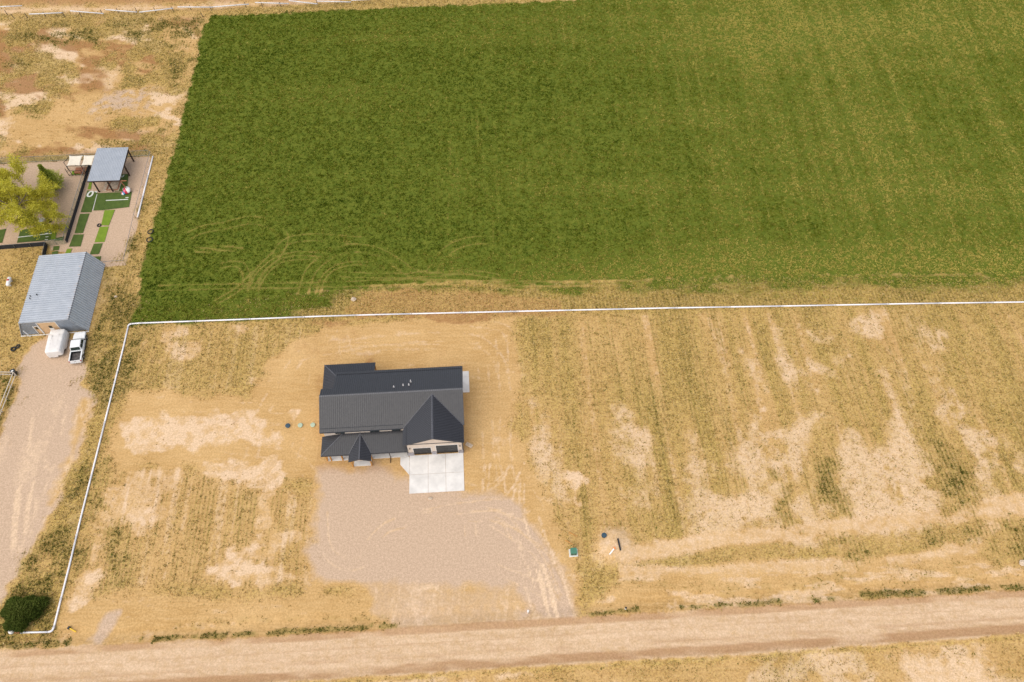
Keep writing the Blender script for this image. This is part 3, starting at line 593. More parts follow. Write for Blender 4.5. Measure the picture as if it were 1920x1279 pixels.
# ------------------------------------------------------------------ the house
HRZ = math.radians(3.5)
house = empty('house', (-15.585, 51.552, 0), HRZ, 'long white house with charcoal metal roofs and attached garage on bare dirt', 'house')
ZE, ZR, VF, VR, VB = 4.0, 6.0, 2.6, 7.73, 12.87
slope = (ZR-ZE)/(VR-VF)
mb = MB(); mb.prism([(-12.3, 2.78, 0), (-12.3, 9.0, 0), (-12.3, 9.0, ZR-(9.0-VR)*slope-.12), (-12.3, VR, ZR-.12), (-12.3, 2.78, ZE+(2.78-VF)*slope-.12)], (1.7, 0, 0))
mb.prism([(-10.6, 2.78, 0), (-10.6, 12.6, 0), (-10.6, 12.6, ZR-(12.6-VR)*slope-.12), (-10.6, VR, ZR-.12), (-10.6, 2.78, ZE+(2.78-VF)*slope-.12)], (18.85, 0, 0))
mb.build('main_wall', M['siding'], house)
GU0, GU1, GR, GZ = -.40, 8.47, 4.03, 5.78
gs = (GZ-ZE)/(GR-GU0)
mb = MB(); holes = [(.87, 3.49, 0, 2.38), (4.28, 7.48, 0, 2.88)]
wall(mb, 'x', 0, 8.22, 0, .2, 0, 3.88, holes); mb.prism([(0, 0, 3.88), (8.22, 0, 3.88), (8.22, 0, 3.95), (GR, 0, GZ-.1), (0, 0, 3.98)], (0, .2, 0))
mb.box(0, .2, .2, 2.78, 0, 3.95); mb.box(8.02, 8.22, .2, 2.78, 0, 3.95)
mb.build('garage_wall', M['siding'], house)
for u0, u1 in ((-.05, .80), (3.56, 4.21), (7.55, 8.27)): MB().box(u0, u1, -.07, -.002, 0, .95).box(u0-.02, u1+.02, -.10, -.003, .95, 1.03).build('stone_wainscot', M['stone'], house)
mb = MB().box(-.02, .06, -.05, -.004, 1.05, 3.85); mb.box(8.16, 8.24, -.05, -.004, 1.05, 3.85); mb.box(.3, 7.9, -.035, -.004, 3.62, 3.78); mb.split('wall_trim', M['trim'], house)
for (u0, u1, z0, z1) in holes:
    d = MB().box(u0+.02, u1-.02, .13, .18, .01, z1-.01).build('garage_door', M['gdoor'], house)
    for i in range(4):
        hh = (z1-.02)/4; MB().box(u0+.05, u1-.05, .105, .128, .02+i*hh+.015, .02+(i+1)*hh-.015).build('door_panel', M['gdoor'], d, bevel=.008)
    fr = MB().box(u0-.07, u0-.003, -.025, -.004, 1.05, z1+.07); fr.box(u1+.003, u1+.07, -.025, -.004, 1.05, z1+.07); fr.box(u0-.003, u1+.003, -.025, -.004, z1+.003, z1+.07); fr.build('door_frame', M['white'], d)
for u in (.42, 7.85):
    MB().box(u-.06, u+.06, -.16, -.004, 2.35, 2.62).build('wall_lamp', M['black'], house, bevel=.01)
# clerestory windows
for u0, u1 in ((-10.6, -9.2), (-5.45, -4.05), (-2.2, -.9)):
    wd = empty('window', (0, 0, 0)); wd.parent = house
    f = MB(); wall(f, 'x', u0, u1, 2.70, 2.776, 3.12, 3.86, [(u0+.08, u1-.08, 3.20, 3.78)]); f.build('window_frame', M['trim'], wd); MB().box(u0+.082, u1-.082, 2.74, 2.77, 3.202, 3.778).build('pane', M['glass'], wd)
# main roof
roof(house, 'roof_slope', [(-12.77, VF, ZE), (8.63, VF, ZE), (8.63, VR, ZR), (-12.77, VR, ZR)], M['roof'])
zn = ZR-(9.25-VR)*slope
roof(house, 'roof_slope', [(8.63, VB, ZE), (-10.92, VB, ZE), (-10.92, 9.25, zn), (-12.77, 9.25, zn), (-12.77, VR, ZR), (8.63, VR, ZR)], M['roof'])
MB().prism([(-12.8, VR-.17, ZR-.04), (-12.8, VR, ZR+.06), (-12.8, VR+.17, ZR-.04)], (21.46, 0, 0)).build('ridge_cap', M['ridge'], house)
mb = MB().bar((-12.72, VF+.5, ZE+.5*slope+.06), (-.45, VF+.5, ZE+.5*slope+.06), .05, .06); mb.bar((-10.8, VB-.45, ZE+.45*slope+.06), (8.6, VB-.45, ZE+.45*slope+.06), .05, .06); mb.split('snow_rail', M['trim'], house)
mb = MB().box(-12.77, -.5, VF-.09, VF-.005, ZE-.16, ZE-.02); mb.box(-10.9, 8.6, VB+.005, VB+.09, ZE-.16, ZE-.02); mb.split('gutter', M['trim'], house)
mb = MB()
for u in (-12.80, 8.64): mb.prism([(u, VF, ZE-.2), (u, VF, ZE+.02), (u, VR, ZR+.02), (u, VR, ZR-.2)], (.03, 0, 0))
mb.prism([(8.64, VR+.002, ZR+.02), (8.64, VB, ZE+.02), (8.64, VB, ZE-.2), (8.64, VR+.002, ZR-.2)], (.03, 0, 0)); mb.split('fascia', M['trim'], house)
# garage roof: two slopes dying into the main roof
vN = lambda z: VF+(z-ZE)/slope
roof(house, 'garage_roof_slope', [(GU0, -.25, ZE), (GR, -.25, GZ), (GR, vN(GZ), GZ+.02), (GU0, vN(ZE), ZE+.02)][::-1], M['roof'], spacing=.26)
bpy.data.objects  # keep order
roof(house, 'garage_roof_slope', [(GU1, -.25, ZE), (GU1, vN(ZE), ZE+.02), (GR, vN(GZ), GZ+.02), (GR, -.25, GZ)], M['roof'], spacing=.26)
MB().prism([(GR-.15, -.28, GZ-.02), (GR, -.28, GZ+.055), (GR+.15, -.28, GZ-.02)], (0, vN(GZ)+.2, 0)).build('ridge_cap', M['ridge'], house)
mb = MB(); mb.bar((GU0, vN(ZE), ZE+.05), (GR, vN(GZ), GZ+.05), .12, .04); mb.bar((GU1, vN(ZE), ZE+.05), (GR, vN(GZ), GZ+.05), .12, .04); mb.split('valley_flashing', M['ridge'], house)
mb = MB(); mb.prism([(GU0, -.28, ZE-.2), (GU0, -.28, ZE+.01), (GR, -.28, GZ+.01), (GR, -.28, GZ-.2)], (0, .027, 0)); mb.prism([(GR+.001, -.28, GZ-.2), (GR+.001, -.28, GZ+.01), (GU1, -.28, ZE+.01), (GU1, -.28, ZE-.2)], (0, .027, 0)); mb.split('fascia', M['trim'], house)
mb = MB(); mb.bar((GU0+.42, -.2, ZE+.42*gs+.06), (GU0+.42, vN(ZE)+.1, ZE+.42*gs+.06), .05, .06); mb.bar((GU1-.42, -.2, ZE+.42*gs+.06), (GU1-.42, vN(ZE)+.1, ZE+.42*gs+.06), .05, .06); mb.split('snow_rail', M['trim'], house)
mb = MB().box(GU0-.09, GU0-.005, -.2, 2.3, ZE-.15, ZE-.02); mb.box(GU1+.005, GU1+.09, -.2, 2.5, ZE-.15, ZE-.02); mb.split('gutter', M['trim'], house)
mb = MB().box(-.12, -.03, -.02, .06, 0.1, 3.9); mb.box(8.25, 8.34, -.02, .06, .1, 3.9); mb.split('downspout', M['trim'], house)
# front porch roof with its hip and little gable
PZ, PT, PV = 2.38, 3.0, -.42
roof(house, 'porch_roof_slope', [(-12.7, PV, PZ), (0.05, PV, PZ), (0.05, 2.76, PT), (-9.55, 2.76, PT)], M['roof'], spacing=.3)
roof(house, 'porch_roof_slope', [(-12.7, 2.76, PZ), (-12.7, PV, PZ), (-9.55, 2.76, PT)], M['roof'], spacing=.3)
MB().bar((-12.7, PV, PZ+.05), (-9.55, 2.76, PT+.05), .14, .04).build('hip_cap', M['ridge'], house)
MB().box(-12.7, 0.0, PV-.08, PV-.004, PZ-.17, PZ-.02).build('gutter', M['trim'], house)
GL, GRt, GC, GF = -8.58, -5.26, -6.92, -1.62
GP = 3.04; gp = (GP-PZ)/(GC-GL)
roof(house, 'gablet_roof_slope', [(GL, PV, PZ+.03), (GL, GF, PZ+.03), (GC, GF, GP+.03), (GC, 2.72, GP+.03)], M['roof'], spacing=.26)
roof(house, 'gablet_roof_slope', [(GRt, GF, PZ+.03), (GRt, PV, PZ+.03), (GC, 2.72, GP+.03), (GC, GF, GP+.03)], M['roof'], spacing=.26)
mb = MB().bar((GC, GF-.02, GP+.07), (GC, 2.7, GP+.07), .18, .04); mb.bar((GL, PV, PZ+.08), (GC, 2.7, GP+.08), .1, .03); mb.bar((GRt, PV, PZ+.08), (GC, 2.7, GP+.08), .1, .03); mb.split('ridge_cap', M['ridge'], house)
mb = MB(); mb.prism([(GL+.3, GF+.12, PZ-.02), (GRt-.3, GF+.12, PZ-.02), (GC, GF+.12, GP-.12)], (0, .08, 0)); mb.build('gablet_face', M['siding'], house)
MB().prism([(GL, GF-.03, PZ-.12), (GL, GF-.03, PZ+.03), (GC, GF-.03, GP+.04), (GRt, GF-.03, PZ+.03), (GRt, GF-.03, PZ-.12), (GC, GF-.03, GP-.12)], (0, .027, 0)).build('fascia', M['trim'], house)
mb = MB().box(-12.1, 0, -.2, 2.775, 0, .12); mb.build('porch_slab', M['concrete'], house); MB().box(-8.15, -5.55, -1.28, -.203, 0, .12).build('porch_slab', M['concrete'], house)
for u, v in ((-12.15, -.1), (-11.55, -.12), (-9.85, -.12), (-8.25, -1.3), (-5.48, -1.25), (-8.25, -.3), (-5.48, -.3)):
    MB().box(u-.09, u+.09, v-.09, v+.09, 0, 2.33).build('porch_post', M['wood'], house)
mb = MB().box(-12.2, -8.4, -.19, -.05, 2.14, 2.30); mb.box(-8.3, -8.15, -1.3, -.2, 2.14, 2.30); mb.box(-5.6, -5.45, -1.3, -.2, 2.14, 2.30); mb.split('porch_beam', M['wood'], house)
mb = MB().bar((-2.75, PV-.04, PZ-.1), (-2.72, -.15, PZ-.6), .09); mb.bar((-2.72, -.16, PZ-.6), (-2.72, -.2, .2), .09); mb.bar((-2.72, -.2, .15), (-2.70, -1.05, .06), .10); mb.split('downspout', M['brownpost'], house)
# rear corner porch
RZ0, RZ1 = 2.5, 3.15
roof(house, 'rear_porch_roof_slope', [(-5.15, 15.35, RZ0), (-13.2, 15.35, RZ0), (-10.95, 12.62, RZ1), (-5.15, 12.62, RZ1)], M['roof'], spacing=.28)
roof(house, 'rear_porch_roof_slope', [(-13.2, 15.35, RZ0), (-13.2, 9.6, RZ0), (-10.65, 9.6, RZ1+.05), (-10.65, 12.3, RZ1+.05), (-10.95, 12.62, RZ1)], M['roof'], spacing=.28)
MB().bar((-13.2, 15.35, RZ0+.05), (-10.95, 12.62, RZ1+.05), .14, .04).build('hip_cap', M['ridge'], house)
for u, v in ((-13.0, 15.15), (-9.2, 15.15), (-5.35, 15.15), (-13.0, 12.2), (-13.0, 9.8)): MB().box(u-.09, u+.09, v-.09, v+.09, 0, 2.43).build('porch_post', M['wood'], house)
MB().box(-13.1, -5.2, 12.6, 15.25, 0, .1).build('porch_slab', M['concrete'], house)
for u, v, hh in ((-1.73, 8.85, .38), (-.33, 9.1, .45), (.52, 9.1, .42), (.77, 9.8, .62)):
    z = ZR-(v-VR)*slope; MB().lathe((u, v, z-.05), [(.13, 0), (.13, .10), (.075, .16), (.075, hh)], 10).build('vent_pipe', M['oldpipe'], house)
# concrete drive and patio
def slabs(name, label, polys, z=.07):
    r = MB()
    allp = [p for q in polys for p in q]; x0 = min(p[0] for p in allp)+.1; x1 = max(p[0] for p in allp)-.1
    base = MB()
    for q in polys:
        cxm = sum(p[0] for p in q)/len(q); cym = sum(p[1] for p in q)/len(q)
        base.prism([(p[0]+(cxm-p[0])*.004, p[1]+(cym-p[1])*.004, -.3) for p in q], (0, 0, .3+z-.03))
    b = base.build(name, M['rock'], None, loc=house.location, rz=HRZ); tag(b, kind='structure')
    for q in polys:
        cxm = sum(p[0] for p in q)/len(q); cym = sum(p[1] for p in q)/len(q); L_ = lambda a, c: a+(.02 if c > a else -.02)
        MB().prism([(L_(p[0], cxm), L_(p[1], cym), z-.05) for p in q], (0, 0, .05+random.uniform(-.004, .004))).build('slab', M['concrete'], b)
us = (.12, 2.92, 5.54, 8.24)
polys = [[(us[i], v0, 0), (us[i+1], v0, 0), (us[i+1], v1, 0), (us[i], v1, 0)] for i in range(3) for v0, v1 in ((-6.17, -3.18), (-3.18, -.02))]
polys.append([(-1.27, -.22, 0), (-1.27, -1.42, 0), (.12, -3.18, 0), (.12, -.22, 0)])
slabs('concrete_driveway', '', polys); slabs('concrete_patio', '', [[(8.32, 10.4, 0), (9.52, 10.4, 0), (9.52, 13.25, 0), (8.32, 13.25, 0)], [(8.32, 13.25, 0), (9.52, 13.25, 0), (9.52, 14.35, 0), (8.32, 14.35, 0)]])
HM = Matrix.Translation(house.location) @ Matrix.Rotation(HRZ, 4, 'Z')
def HP(u, v, z=0): return HM @ Vector((u, v, z))
p = HP(9.15, 1.15); b = empty('wooden_board', p, math.radians(-30), 'small pale board lying beside the right garage corner', 'board')
MB().box(-.55, .55, -.3, .3, .12, .17).build('panel', M['rock'], b); MB().box(-.5, .5, -.25, -.15, 0, .118).build('batten', M['fpost'], b); MB().box(-.5, .5, .15, .25, 0, .118).build('batten', M['fpost'], b)

# ------------------------------------------------------------------ the neighbour's slant-sided metal shed
shed = empty('metal_shed', (-81.36, 73.44, 0), math.radians(5), 'grey ribbed metal shed with slanted sides and a tan door', 'shed')
SD = 14.0; U0, U1, U2, U3, ZL, ZRr = 0, 1.25, 9.2, 10.85, 3.45, 3.62
fz = lambda u: ZL*u/U1 if u < U1 else (ZL+(ZRr-ZL)*(u-U1)/(U2-U1) if u < U2 else ZRr*(U3-u)/(U3-U2))
dh = [(2.78, 3.50, 0, 2.1), (3.68, 6.68, 0, 3.0)]
mb = MB()
cuts = sorted({U0, U1, U2, U3, 2.78, 3.50, 3.68, 6.68})
for a, b_ in zip(cuts, cuts[1:]):
    hz = [h for h in dh if h[0] <= a+1e-6 and b_ <= h[1]+1e-6]; z0 = hz[0][3] if hz else 0
    mb.prism([(a, .02, z0), (b_, .02, z0), (b_, .02, fz(b_)-.04), (a, .02, fz(a)-.04)], (0, .1, 0))
fw = mb.build('gable_wall', M['galvdark'], shed); mb = MB()
mb.prism([(U0, SD-.1, 0), (U3, SD-.1, 0), (U2, SD-.1, ZRr-.04), (U1, SD-.1, ZL-.04)], (0, .08, 0)); mb.build('gable_wall', M['galvdark'], shed)
rb = MB(); u = .15
while u < U3-.1:
    z0 = max([h[3] for h in dh if h[0]-.04 < u < h[1]+.04], default=0.0); z1 = fz(u)-.06
    if z1-z0 > .1: rb.box(u-.035, u+.035, -.02, .018, z0+.02, z1)
    u += .23
rb.build('wall_ribs', M['galv'], fw)['kind'] = 'stuff'
def rusty():
    m, nt, p = new_mat('galvanised_roof_with_rust'); tc = N(nt, 'ShaderNodeTexCoord').outputs['Object']; sp_ = N(nt, 'ShaderNodeSeparateXYZ'); nt.links.new(tc, sp_.inputs[0])
    base = mixc(nt, mapr(nt, noise(nt, tc, .9, 4), .35, .65), (.34, .37, .41), (.44, .465, .50))
    e = math_(nt, 'ADD', mapr(nt, sp_.outputs[0], 7.2, 9.3), math_(nt, 'MULTIPLY', math_(nt, 'SUBTRACT', noise(nt, tc, 1.4, 5), .5), 1.8))
    nt.links.new(mixc(nt, mapr(nt, e, .75, 1.25, 0, .7), base, (.60, .42, .28)), p.inputs['Base Color']); p.inputs['Roughness'].default_value = .45; p.inputs['Metallic'].default_value = .3
    return m
RUSTY = rusty()
roof(shed, 'roof_sheet', [(U1-.05, -.12, ZL), (U2, -.12, ZRr), (U2, SD+.12, ZRr), (U1-.05, SD+.12, ZL)][1:]+[(U1-.05, -.12, ZL)], RUSTY, M['galvrib_lit'], spacing=.46, w=.17, h=.07)
roof(shed, 'side_sheet', [(U3+.03, -.12, .06), (U3+.03, SD+.12, .06), (U2+.01, SD+.12, ZRr), (U2+.01, -.12, ZRr)], M['galv'], spacing=.46, w=.17, h=.07)
roof(shed, 'side_sheet', [(U0-.03, SD+.12, .06), (U0-.03, -.12, .06), (U1-.06, -.12, ZL), (U1-.06, SD+.12, ZL)], M['galv'], spacing=.46, w=.17, h=.07)
MB().bar((U2, -.14, ZRr+.04), (U2, SD+.14, ZRr+.04), .16, .05).build('edge_cap', M['ridge'], shed)
mb = MB(); mb.bar((U1, -.15, ZL-.03), (U2, -.15, ZRr-.03), .05, .16); mb.bar((U2, -.15, ZRr-.03), (U3, -.15, .1), .05, .13); mb.bar((U1, -.15, ZL-.03), (U0, -.15, .1), .05, .13); mb.build('edge_trim', M['galv'], shed)
d = MB().box(3.72, 6.64, .06, .1, .02, 2.97).build('overhead_door', M['tan'], shed)
f = MB(); wall(f, 'x', 3.62, 6.74, -.03, .018, 0, 3.06, [(3.70, 6.66, 0, 2.98)]); f.build('door_frame', M['white'], d)
MB().box(5.15, 5.65, .02, .058, 1.35, 1.95).build('door_window', M['glass'], d); MB().box(5.05, 5.75, .03, .055, .75, 1.30).build('door_notice', M['white'], d)
d = MB().box(2.82, 3.46, .06, .1, .02, 2.06).build('walk_door', M['tan'], shed); f = MB(); wall(f, 'x', 2.72, 3.56, -.03, .018, 0, 2.16, [(2.80, 3.48, 0, 2.08)]); f.build('door_frame', M['white'], d); MB().box(2.95, 3.33, .03, .058, 1.25, 1.85).build('door_window', M['glass'], d)
MB().box(-.1, 10.95, -.35, -.16, -.2, .06).build('footing', M['concrete'], shed)
for u, v in ((1.9, 5.2), (1.95, 4.7), (2.9, 5.4)): MB().lathe((u, v, fz(u)), [(.07, 0), (.07, .22), (.10, .24), (.10, .3)], 8).build('roof_vent', M['black'], shed)
SM = Matrix.Translation(shed.location) @ Matrix.Rotation(math.radians(5), 4, 'Z')
p = SM @ Vector((1.5, -.5, 0)); tag(MB().bar((0, 0, .02), (-.5, .22, 1.55), .14, .04).build('leaning_plank', M['white'], None, loc=p, rz=math.radians(5)), 'white plank leaning on the front wall of the metal shed', 'plank')

# ------------------------------------------------------------------ vehicles by the shed
def pickup(loc, rz):
    t = empty('pickup_truck', loc, rz, 'white crew cab pickup truck with empty dark bed beside the metal shed', 'truck')
    # +y is forward; cross-sections (y, half width, z bottom, z shoulder, z top)
    secs = [(-2.93, .90, .55, .95, 1.06), (-2.80, .98, .48, .98, 1.10)]
    def loft(name, st, m, par):
        mb = MB(); o = 0; n = None
        for (yy, wd, zb, zs, zt) in st:
            ring = [(-wd*.96, zb), (-wd, zs*.75+zb*.25), (-wd, zs), (-wd*.93, zt-.02), (-wd*.80, zt), (wd*.80, zt), (wd*.93, zt-.02), (wd, zs), (wd, zs*.75+zb*.25), (wd*.96, zb)]
            n = len(ring); mb.v += [(a, yy, z) for a, z in ring]
        for i in range(len(st)-1):
            for k in range(n): mb.f.append((i*n+k, i*n+(k+1) % n, (i+1)*n+(k+1) % n, (i+1)*n+k))
        mb.f.append(tuple(range(n))); mb.f.append(tuple((len(st)-1)*n+k for k in reversed(range(n))))
        return mb.build(name, m, par, smooth=False, bevel=.02)
    body = loft('body', [(-.98, .97, .45, 1.0, 1.12), (.9, .97, .45, 1.0, 1.10), (1.25, .97, .45, .98, 1.10), (2.2, .95, .45, .95, 1.05), (2.65, .90, .48, .88, .98), (2.85, .80, .52, .80, .90)], M['carwhite'], t)
    MB().box(-.72, .72, 2.78, 2.9, .58, .82).build('grille', M['black'], body)
    for s in (-1, 1): MB().box(s*.62-.14, s*.62+.14, 2.74, 2.885, .70, .86).build('headlight', M['glass'], body)
    cab = loft('cab', [(-.95, .90, 1.08, 1.12, 1.16), (-.72, .80, 1.08, 1.70, 1.80), (.55, .80, 1.08, 1.74, 1.85), (.75, .80, 1.08, 1.66, 1.78), (1.35, .90, 1.06, 1.10, 1.15)], M['carwhite'], t)
    MB().prism([(-.70, .80, 1.755), (.70, .80, 1.755), (.82, 1.32, 1.20), (-.82, 1.32, 1.20)], (0, .015, .012)).build('windshield', M['glass'], cab)
    MB().prism([(.68, -.74, 1.745), (-.68, -.74, 1.745), (-.76, -.95, 1.22), (.76, -.95, 1.22)], (0, -.015, .01)).build('rear_window', M['glass'], cab)
    for s in (-1, 1):
        for a, b in ((-.62, .0), (.06, .78)):
            MB().prism([(s*.925, a, 1.16), (s*.925, b+(.25 if b > .5 else 0), 1.16), (s*.835, b-.05, 1.66), (s*.835, a+.02, 1.66)], (s*.012, 0, 0)).build('side_window', M['glass'], cab)
        MB().box(s*1.08-.1, s*1.08+.1, 1.0, 1.1, 1.08, 1.28).build('mirror', M['black'], cab)
    bed = MB(); wall(bed, 'y', -2.85, -1.0, -.98, -.80, .5, 1.10, []); bed.box(.80, .98, -2.85, -1.0, .5, 1.10); bed.box(-.80, .80, -1.09, -1.0, .5, 1.10); bo = bed.build('bed_walls', M['carwhite'], t, bevel=.02)
    MB().box(-.80, .80, -2.84, -1.09, .55, .66).build('bed_floor', M['bedfloor'], bo)
    ln = MB().box(-.80, -.775, -2.84, -1.09, .662, 1.06); ln.box(.775, .80, -2.84, -1.09, .662, 1.06); ln.box(-.775, .775, -1.115, -1.092, .662, 1.06); ln.build('bed_liner', M['black'], bo)
    tg = MB().box(-.80, .80, -2.92, -2.853, .52, 1.09).build('tailgate', M['carwhite'], t, bevel=.015); MB().box(-.15, .15, -2.94, -2.922, .85, .92).build('handle', M['black'], tg)
    for s in (-1, 1): MB().box(s*.89-.085, s*.89+.085, -2.90, -2.852, .72, 1.02).build('tail_lamp', M['tail'], t)
    MB().box(-.93, .93, -3.03, -2.93, .42, .60).build('rear_bumper', M['rim'], t, bevel=.02); MB().box(-.88, .88, 2.86, 2.98, .42, .60).build('front_bumper', M['rim'], t, bevel=.02)
    for s in (-1, 1):
        MB().box(s*.99-.07, s*.99+.07, -.6, 1.2, .40, .46).build('running_board', M['black'], t)
        for yy in (1.90, -1.85):
            ax = Matrix.Translation((s*.88, yy, .40)) @ Matrix.Rotation(math.pi/2, 4, 'Y')
            wv = MB().lathe((0, 0, -.13), [(.26, 0), (.38, .02), (.40, .06), (.40, .20), (.38, .24), (.26, .26)], 20); wv.v = [tuple(ax @ Vector(q)) for q in wv.v]
            ty = wv.build('wheel', M['rubber'], t); rv = MB().lathe((0, 0, -.135), [(.10, 0), (.25, .01), (.25, .26), (.10, .27)], 14); rv.v = [tuple(ax @ Vector(q)) for q in rv.v]; rv.build('rim', M['rim'], ty)
            fl = MB().tube([(s*.985, yy+math.cos(a)*.47, .42+math.sin(a)*.47) for a in np.linspace(0, math.pi, 9)], .035, 6); fl.build('wheel_arch', M['black'], t)
    return t
pickup((-70.88, 70.62, 0), math.radians(8.8))
tr = empty('covered_trailer', (-74.38, 71.25, 0), math.radians(7), 'small trailer under a white tarp parked before the shed door', 'trailer')
nu, nvv = 17, 27; mb = MB(); prng = np.random.default_rng(3)
lev = [(.40, 1.0, 0), (.9, 1.01, 0), (1.55, .995, 0), (1.78, .97, 0), (1.83, .90, 0), (1.88, .45, 0)]
outl = []
for k in range(56):
    a = 2*math.pi*k/56; ca, sa = math.cos(a), math.sin(a); r = (abs(ca)**16+abs(sa)**16)**(-1/16); outl.append((ca*r*1.28, sa*r*2.30))
for zz, sc, _ in lev:
    for i, (a, b) in enumerate(outl):
        wob = .025*math.sin(i*1.7+zz*2)+.015*math.sin(i*3.1)
        hz = zz if zz > .5 else zz-.15+.05*math.sin(i*.9)+(.45 if (a > .4 and b < -.9) else 0)
        sx = sc if zz < 1.6 else (sc if abs(a) > .9 else sc); nar = (1-.13*max(0, zz-.9)*(1 if a > 0 else .25))
        mb.v.append((a*sx*nar+wob*(zz < 1.5)*.8, b*(1-(1-sx)*.55)+wob*.5, hz-(.18 if b > 1.4 and zz > 1.5 else 0)+.03*math.sin(i*2.3+zz*9)))
n_ = len(outl)
for j in range(len(lev)-1):
    for i in range(n_): mb.f.append((j*n_+i, j*n_+(i+1) % n_, (j+1)*n_+(i+1) % n_, (j+1)*n_+i))
mb.f.append(tuple((len(lev)-1)*n_+i for i in range(n_)))
tp = mb.build('tarp', M['tarp'], tr, smooth=True)
MB().box(-1.0, 1.0, -1.9, 1.9, .35, .5).build('chassis', M['black'], tr)
for s in (-1, 1):
    ax = Matrix.Translation((s*.92, -.9, .33)) @ Matrix.Rotation(math.pi/2, 4, 'Y'); wv = MB().lathe((0, 0, -.1), [(.2, 0), (.32, .02), (.33, .1), (.32, .18), (.2, .2)], 16); wv.v = [tuple(ax @ Vector(q)) for q in wv.v]; wv.build('wheel', M['rubber'], tr)
MB().bar((0, 1.8, .4), (0, 3.0, .42), .1).build('drawbar', M['black'], tr)

# ------------------------------------------------------------------ small things round the shed
t = empty('propane_tank', G(20, 532), math.radians(8), 'white propane tank with a red dome lid left of the shed', 'tank')
prof = [(-.95, .02), (-.93, .15), (-.85, .26), (-.7, .33), (.7, .33), (.85, .26), (.93, .15), (.95, .02)]
MB().tube([(0, a, .62) for a, r in prof], [r for a, r in prof], 16).build('tank_body', M['white'], t, smooth=True)
MB().lathe((0, .1, .90), [(.19, 0), (.18, .12), (.10, .2)], 12).build('dome_lid', M['red'], t)
for b_ in (-.5, .5): MB().box(-.25, .25, b_-.06, b_+.06, -.05, .34).build('foot', M['concrete'], t)
def tyre(name, p, R, r, label, grp=None, rz=0, tilt=.0):
    mb = MB(); n1_, n2_ = 24, 10
    for i in range(n1_):
        a = 2*math.pi*i/n1_
        for j in range(n2_):
            b = 2*math.pi*j/n2_; q = R+r*math.cos(b); mb.v.append((q*math.cos(a), q*math.sin(a), r*.9+r*.9*math.sin(b)+tilt*q*math.cos(a)))
    for i in range(n1_):
        for j in range(n2_): mb.f.append((i*n2_+j, ((i+1) % n1_)*n2_+j, ((i+1) % n1_)*n2_+(j+1) % n2_, i*n2_+(j+1) % n2_))
    return tag(mb.build(name, M['rubber'], None, smooth=True, loc=p), label, 'tyre', grp)
tyre('old_tyre', G(186.5, 423, .0), .30, .11, 'black tyre lying on the gravel beside the bright turf strips')
tyre('old_tyre', G(281, 450, .0), .52, .09, 'large thin old tyre in weeds at the crop edge, the lower one', 'old tyres at the crop edge')
tyre('old_tyre', G(282.5, 435, .0), .50, .09, 'large thin old tyre in weeds at the crop edge, the upper one', 'old tyres at the crop edge', tilt=.12)
tyre('old_tyre', G(26, 655, .0), .34, .13, 'dark old tyre in dry grass above the gravel drive, lower left of the pair', 'tyres by the drive')
tyre('old_tyre', G(34, 650, .0), .30, .12, 'dark old tyre in dry grass above the gravel drive, upper right of the pair', 'tyres by the drive', tilt=.3)
p = G(29.5, 702); t = empty('rubbish_bin', p, .5, 'black wheeled rubbish bin at the corner of the pale rail fence', 'bin')
MB().add([(-.27, -.3, .05), (.27, -.3, .05), (.27, .3, .05), (-.27, .3, .05), (-.34, -.38, 1.0), (.34, -.38, 1.0), (.34, .38, 1.0), (-.34, .38, 1.0)], [(3, 2, 1, 0), (4, 5, 6, 7), (0, 1, 5, 4), (1, 2, 6, 5), (2, 3, 7, 6), (3, 0, 4, 7)]).build('bin_body', M['black'], t)
MB().box(-.37, .37, -.42, .40, 1.004, 1.07).build('lid', M['black'], t, bevel=.03)
MB().box(-.16, .16, -.10, .12, 1.072, 1.076).build('sticker', M['white'], t)
for s in (-1, 1):
    ax = Matrix.Translation((s*.3, .34, .12)) @ Matrix.Rotation(math.pi/2, 4, 'Y'); wv = MB().lathe((0, 0, -.04), [(.12, 0), (.12, .08)], 12); wv.v = [tuple(ax @ Vector(q)) for q in wv.v]; wv.build('wheel', M['rubber'], t)
# pale rail fence (two rails)
a, b, c = G(-60, 703, 0), G(32, 705, 0), G(-22, 845, 0)
rf = empty('rail_fence', b, 0, 'pale two rail fence beside the gravel drive at the left edge', 'fence')
lo_ = lambda v: v-b
for e0, e1, n_ in ((a, b, 4), (b, c, 7)):
    for z in (.45, 1.15): MB().bar(lo_(e0)+Vector((0, 0, z)), lo_(e1)+Vector((0, 0, z)), .10, .10).build('rail', M['rail'], rf)
    for i in range(n_):
        q = lo_(e0)+(e1-e0)*(i/(n_-1)); 
        if not (n_ == 7 and i == 0): MB().box(q.x-.05, q.x+.05, q.y-.05, q.y+.05, -.2, 1.08).build('post', M['rail'], rf)

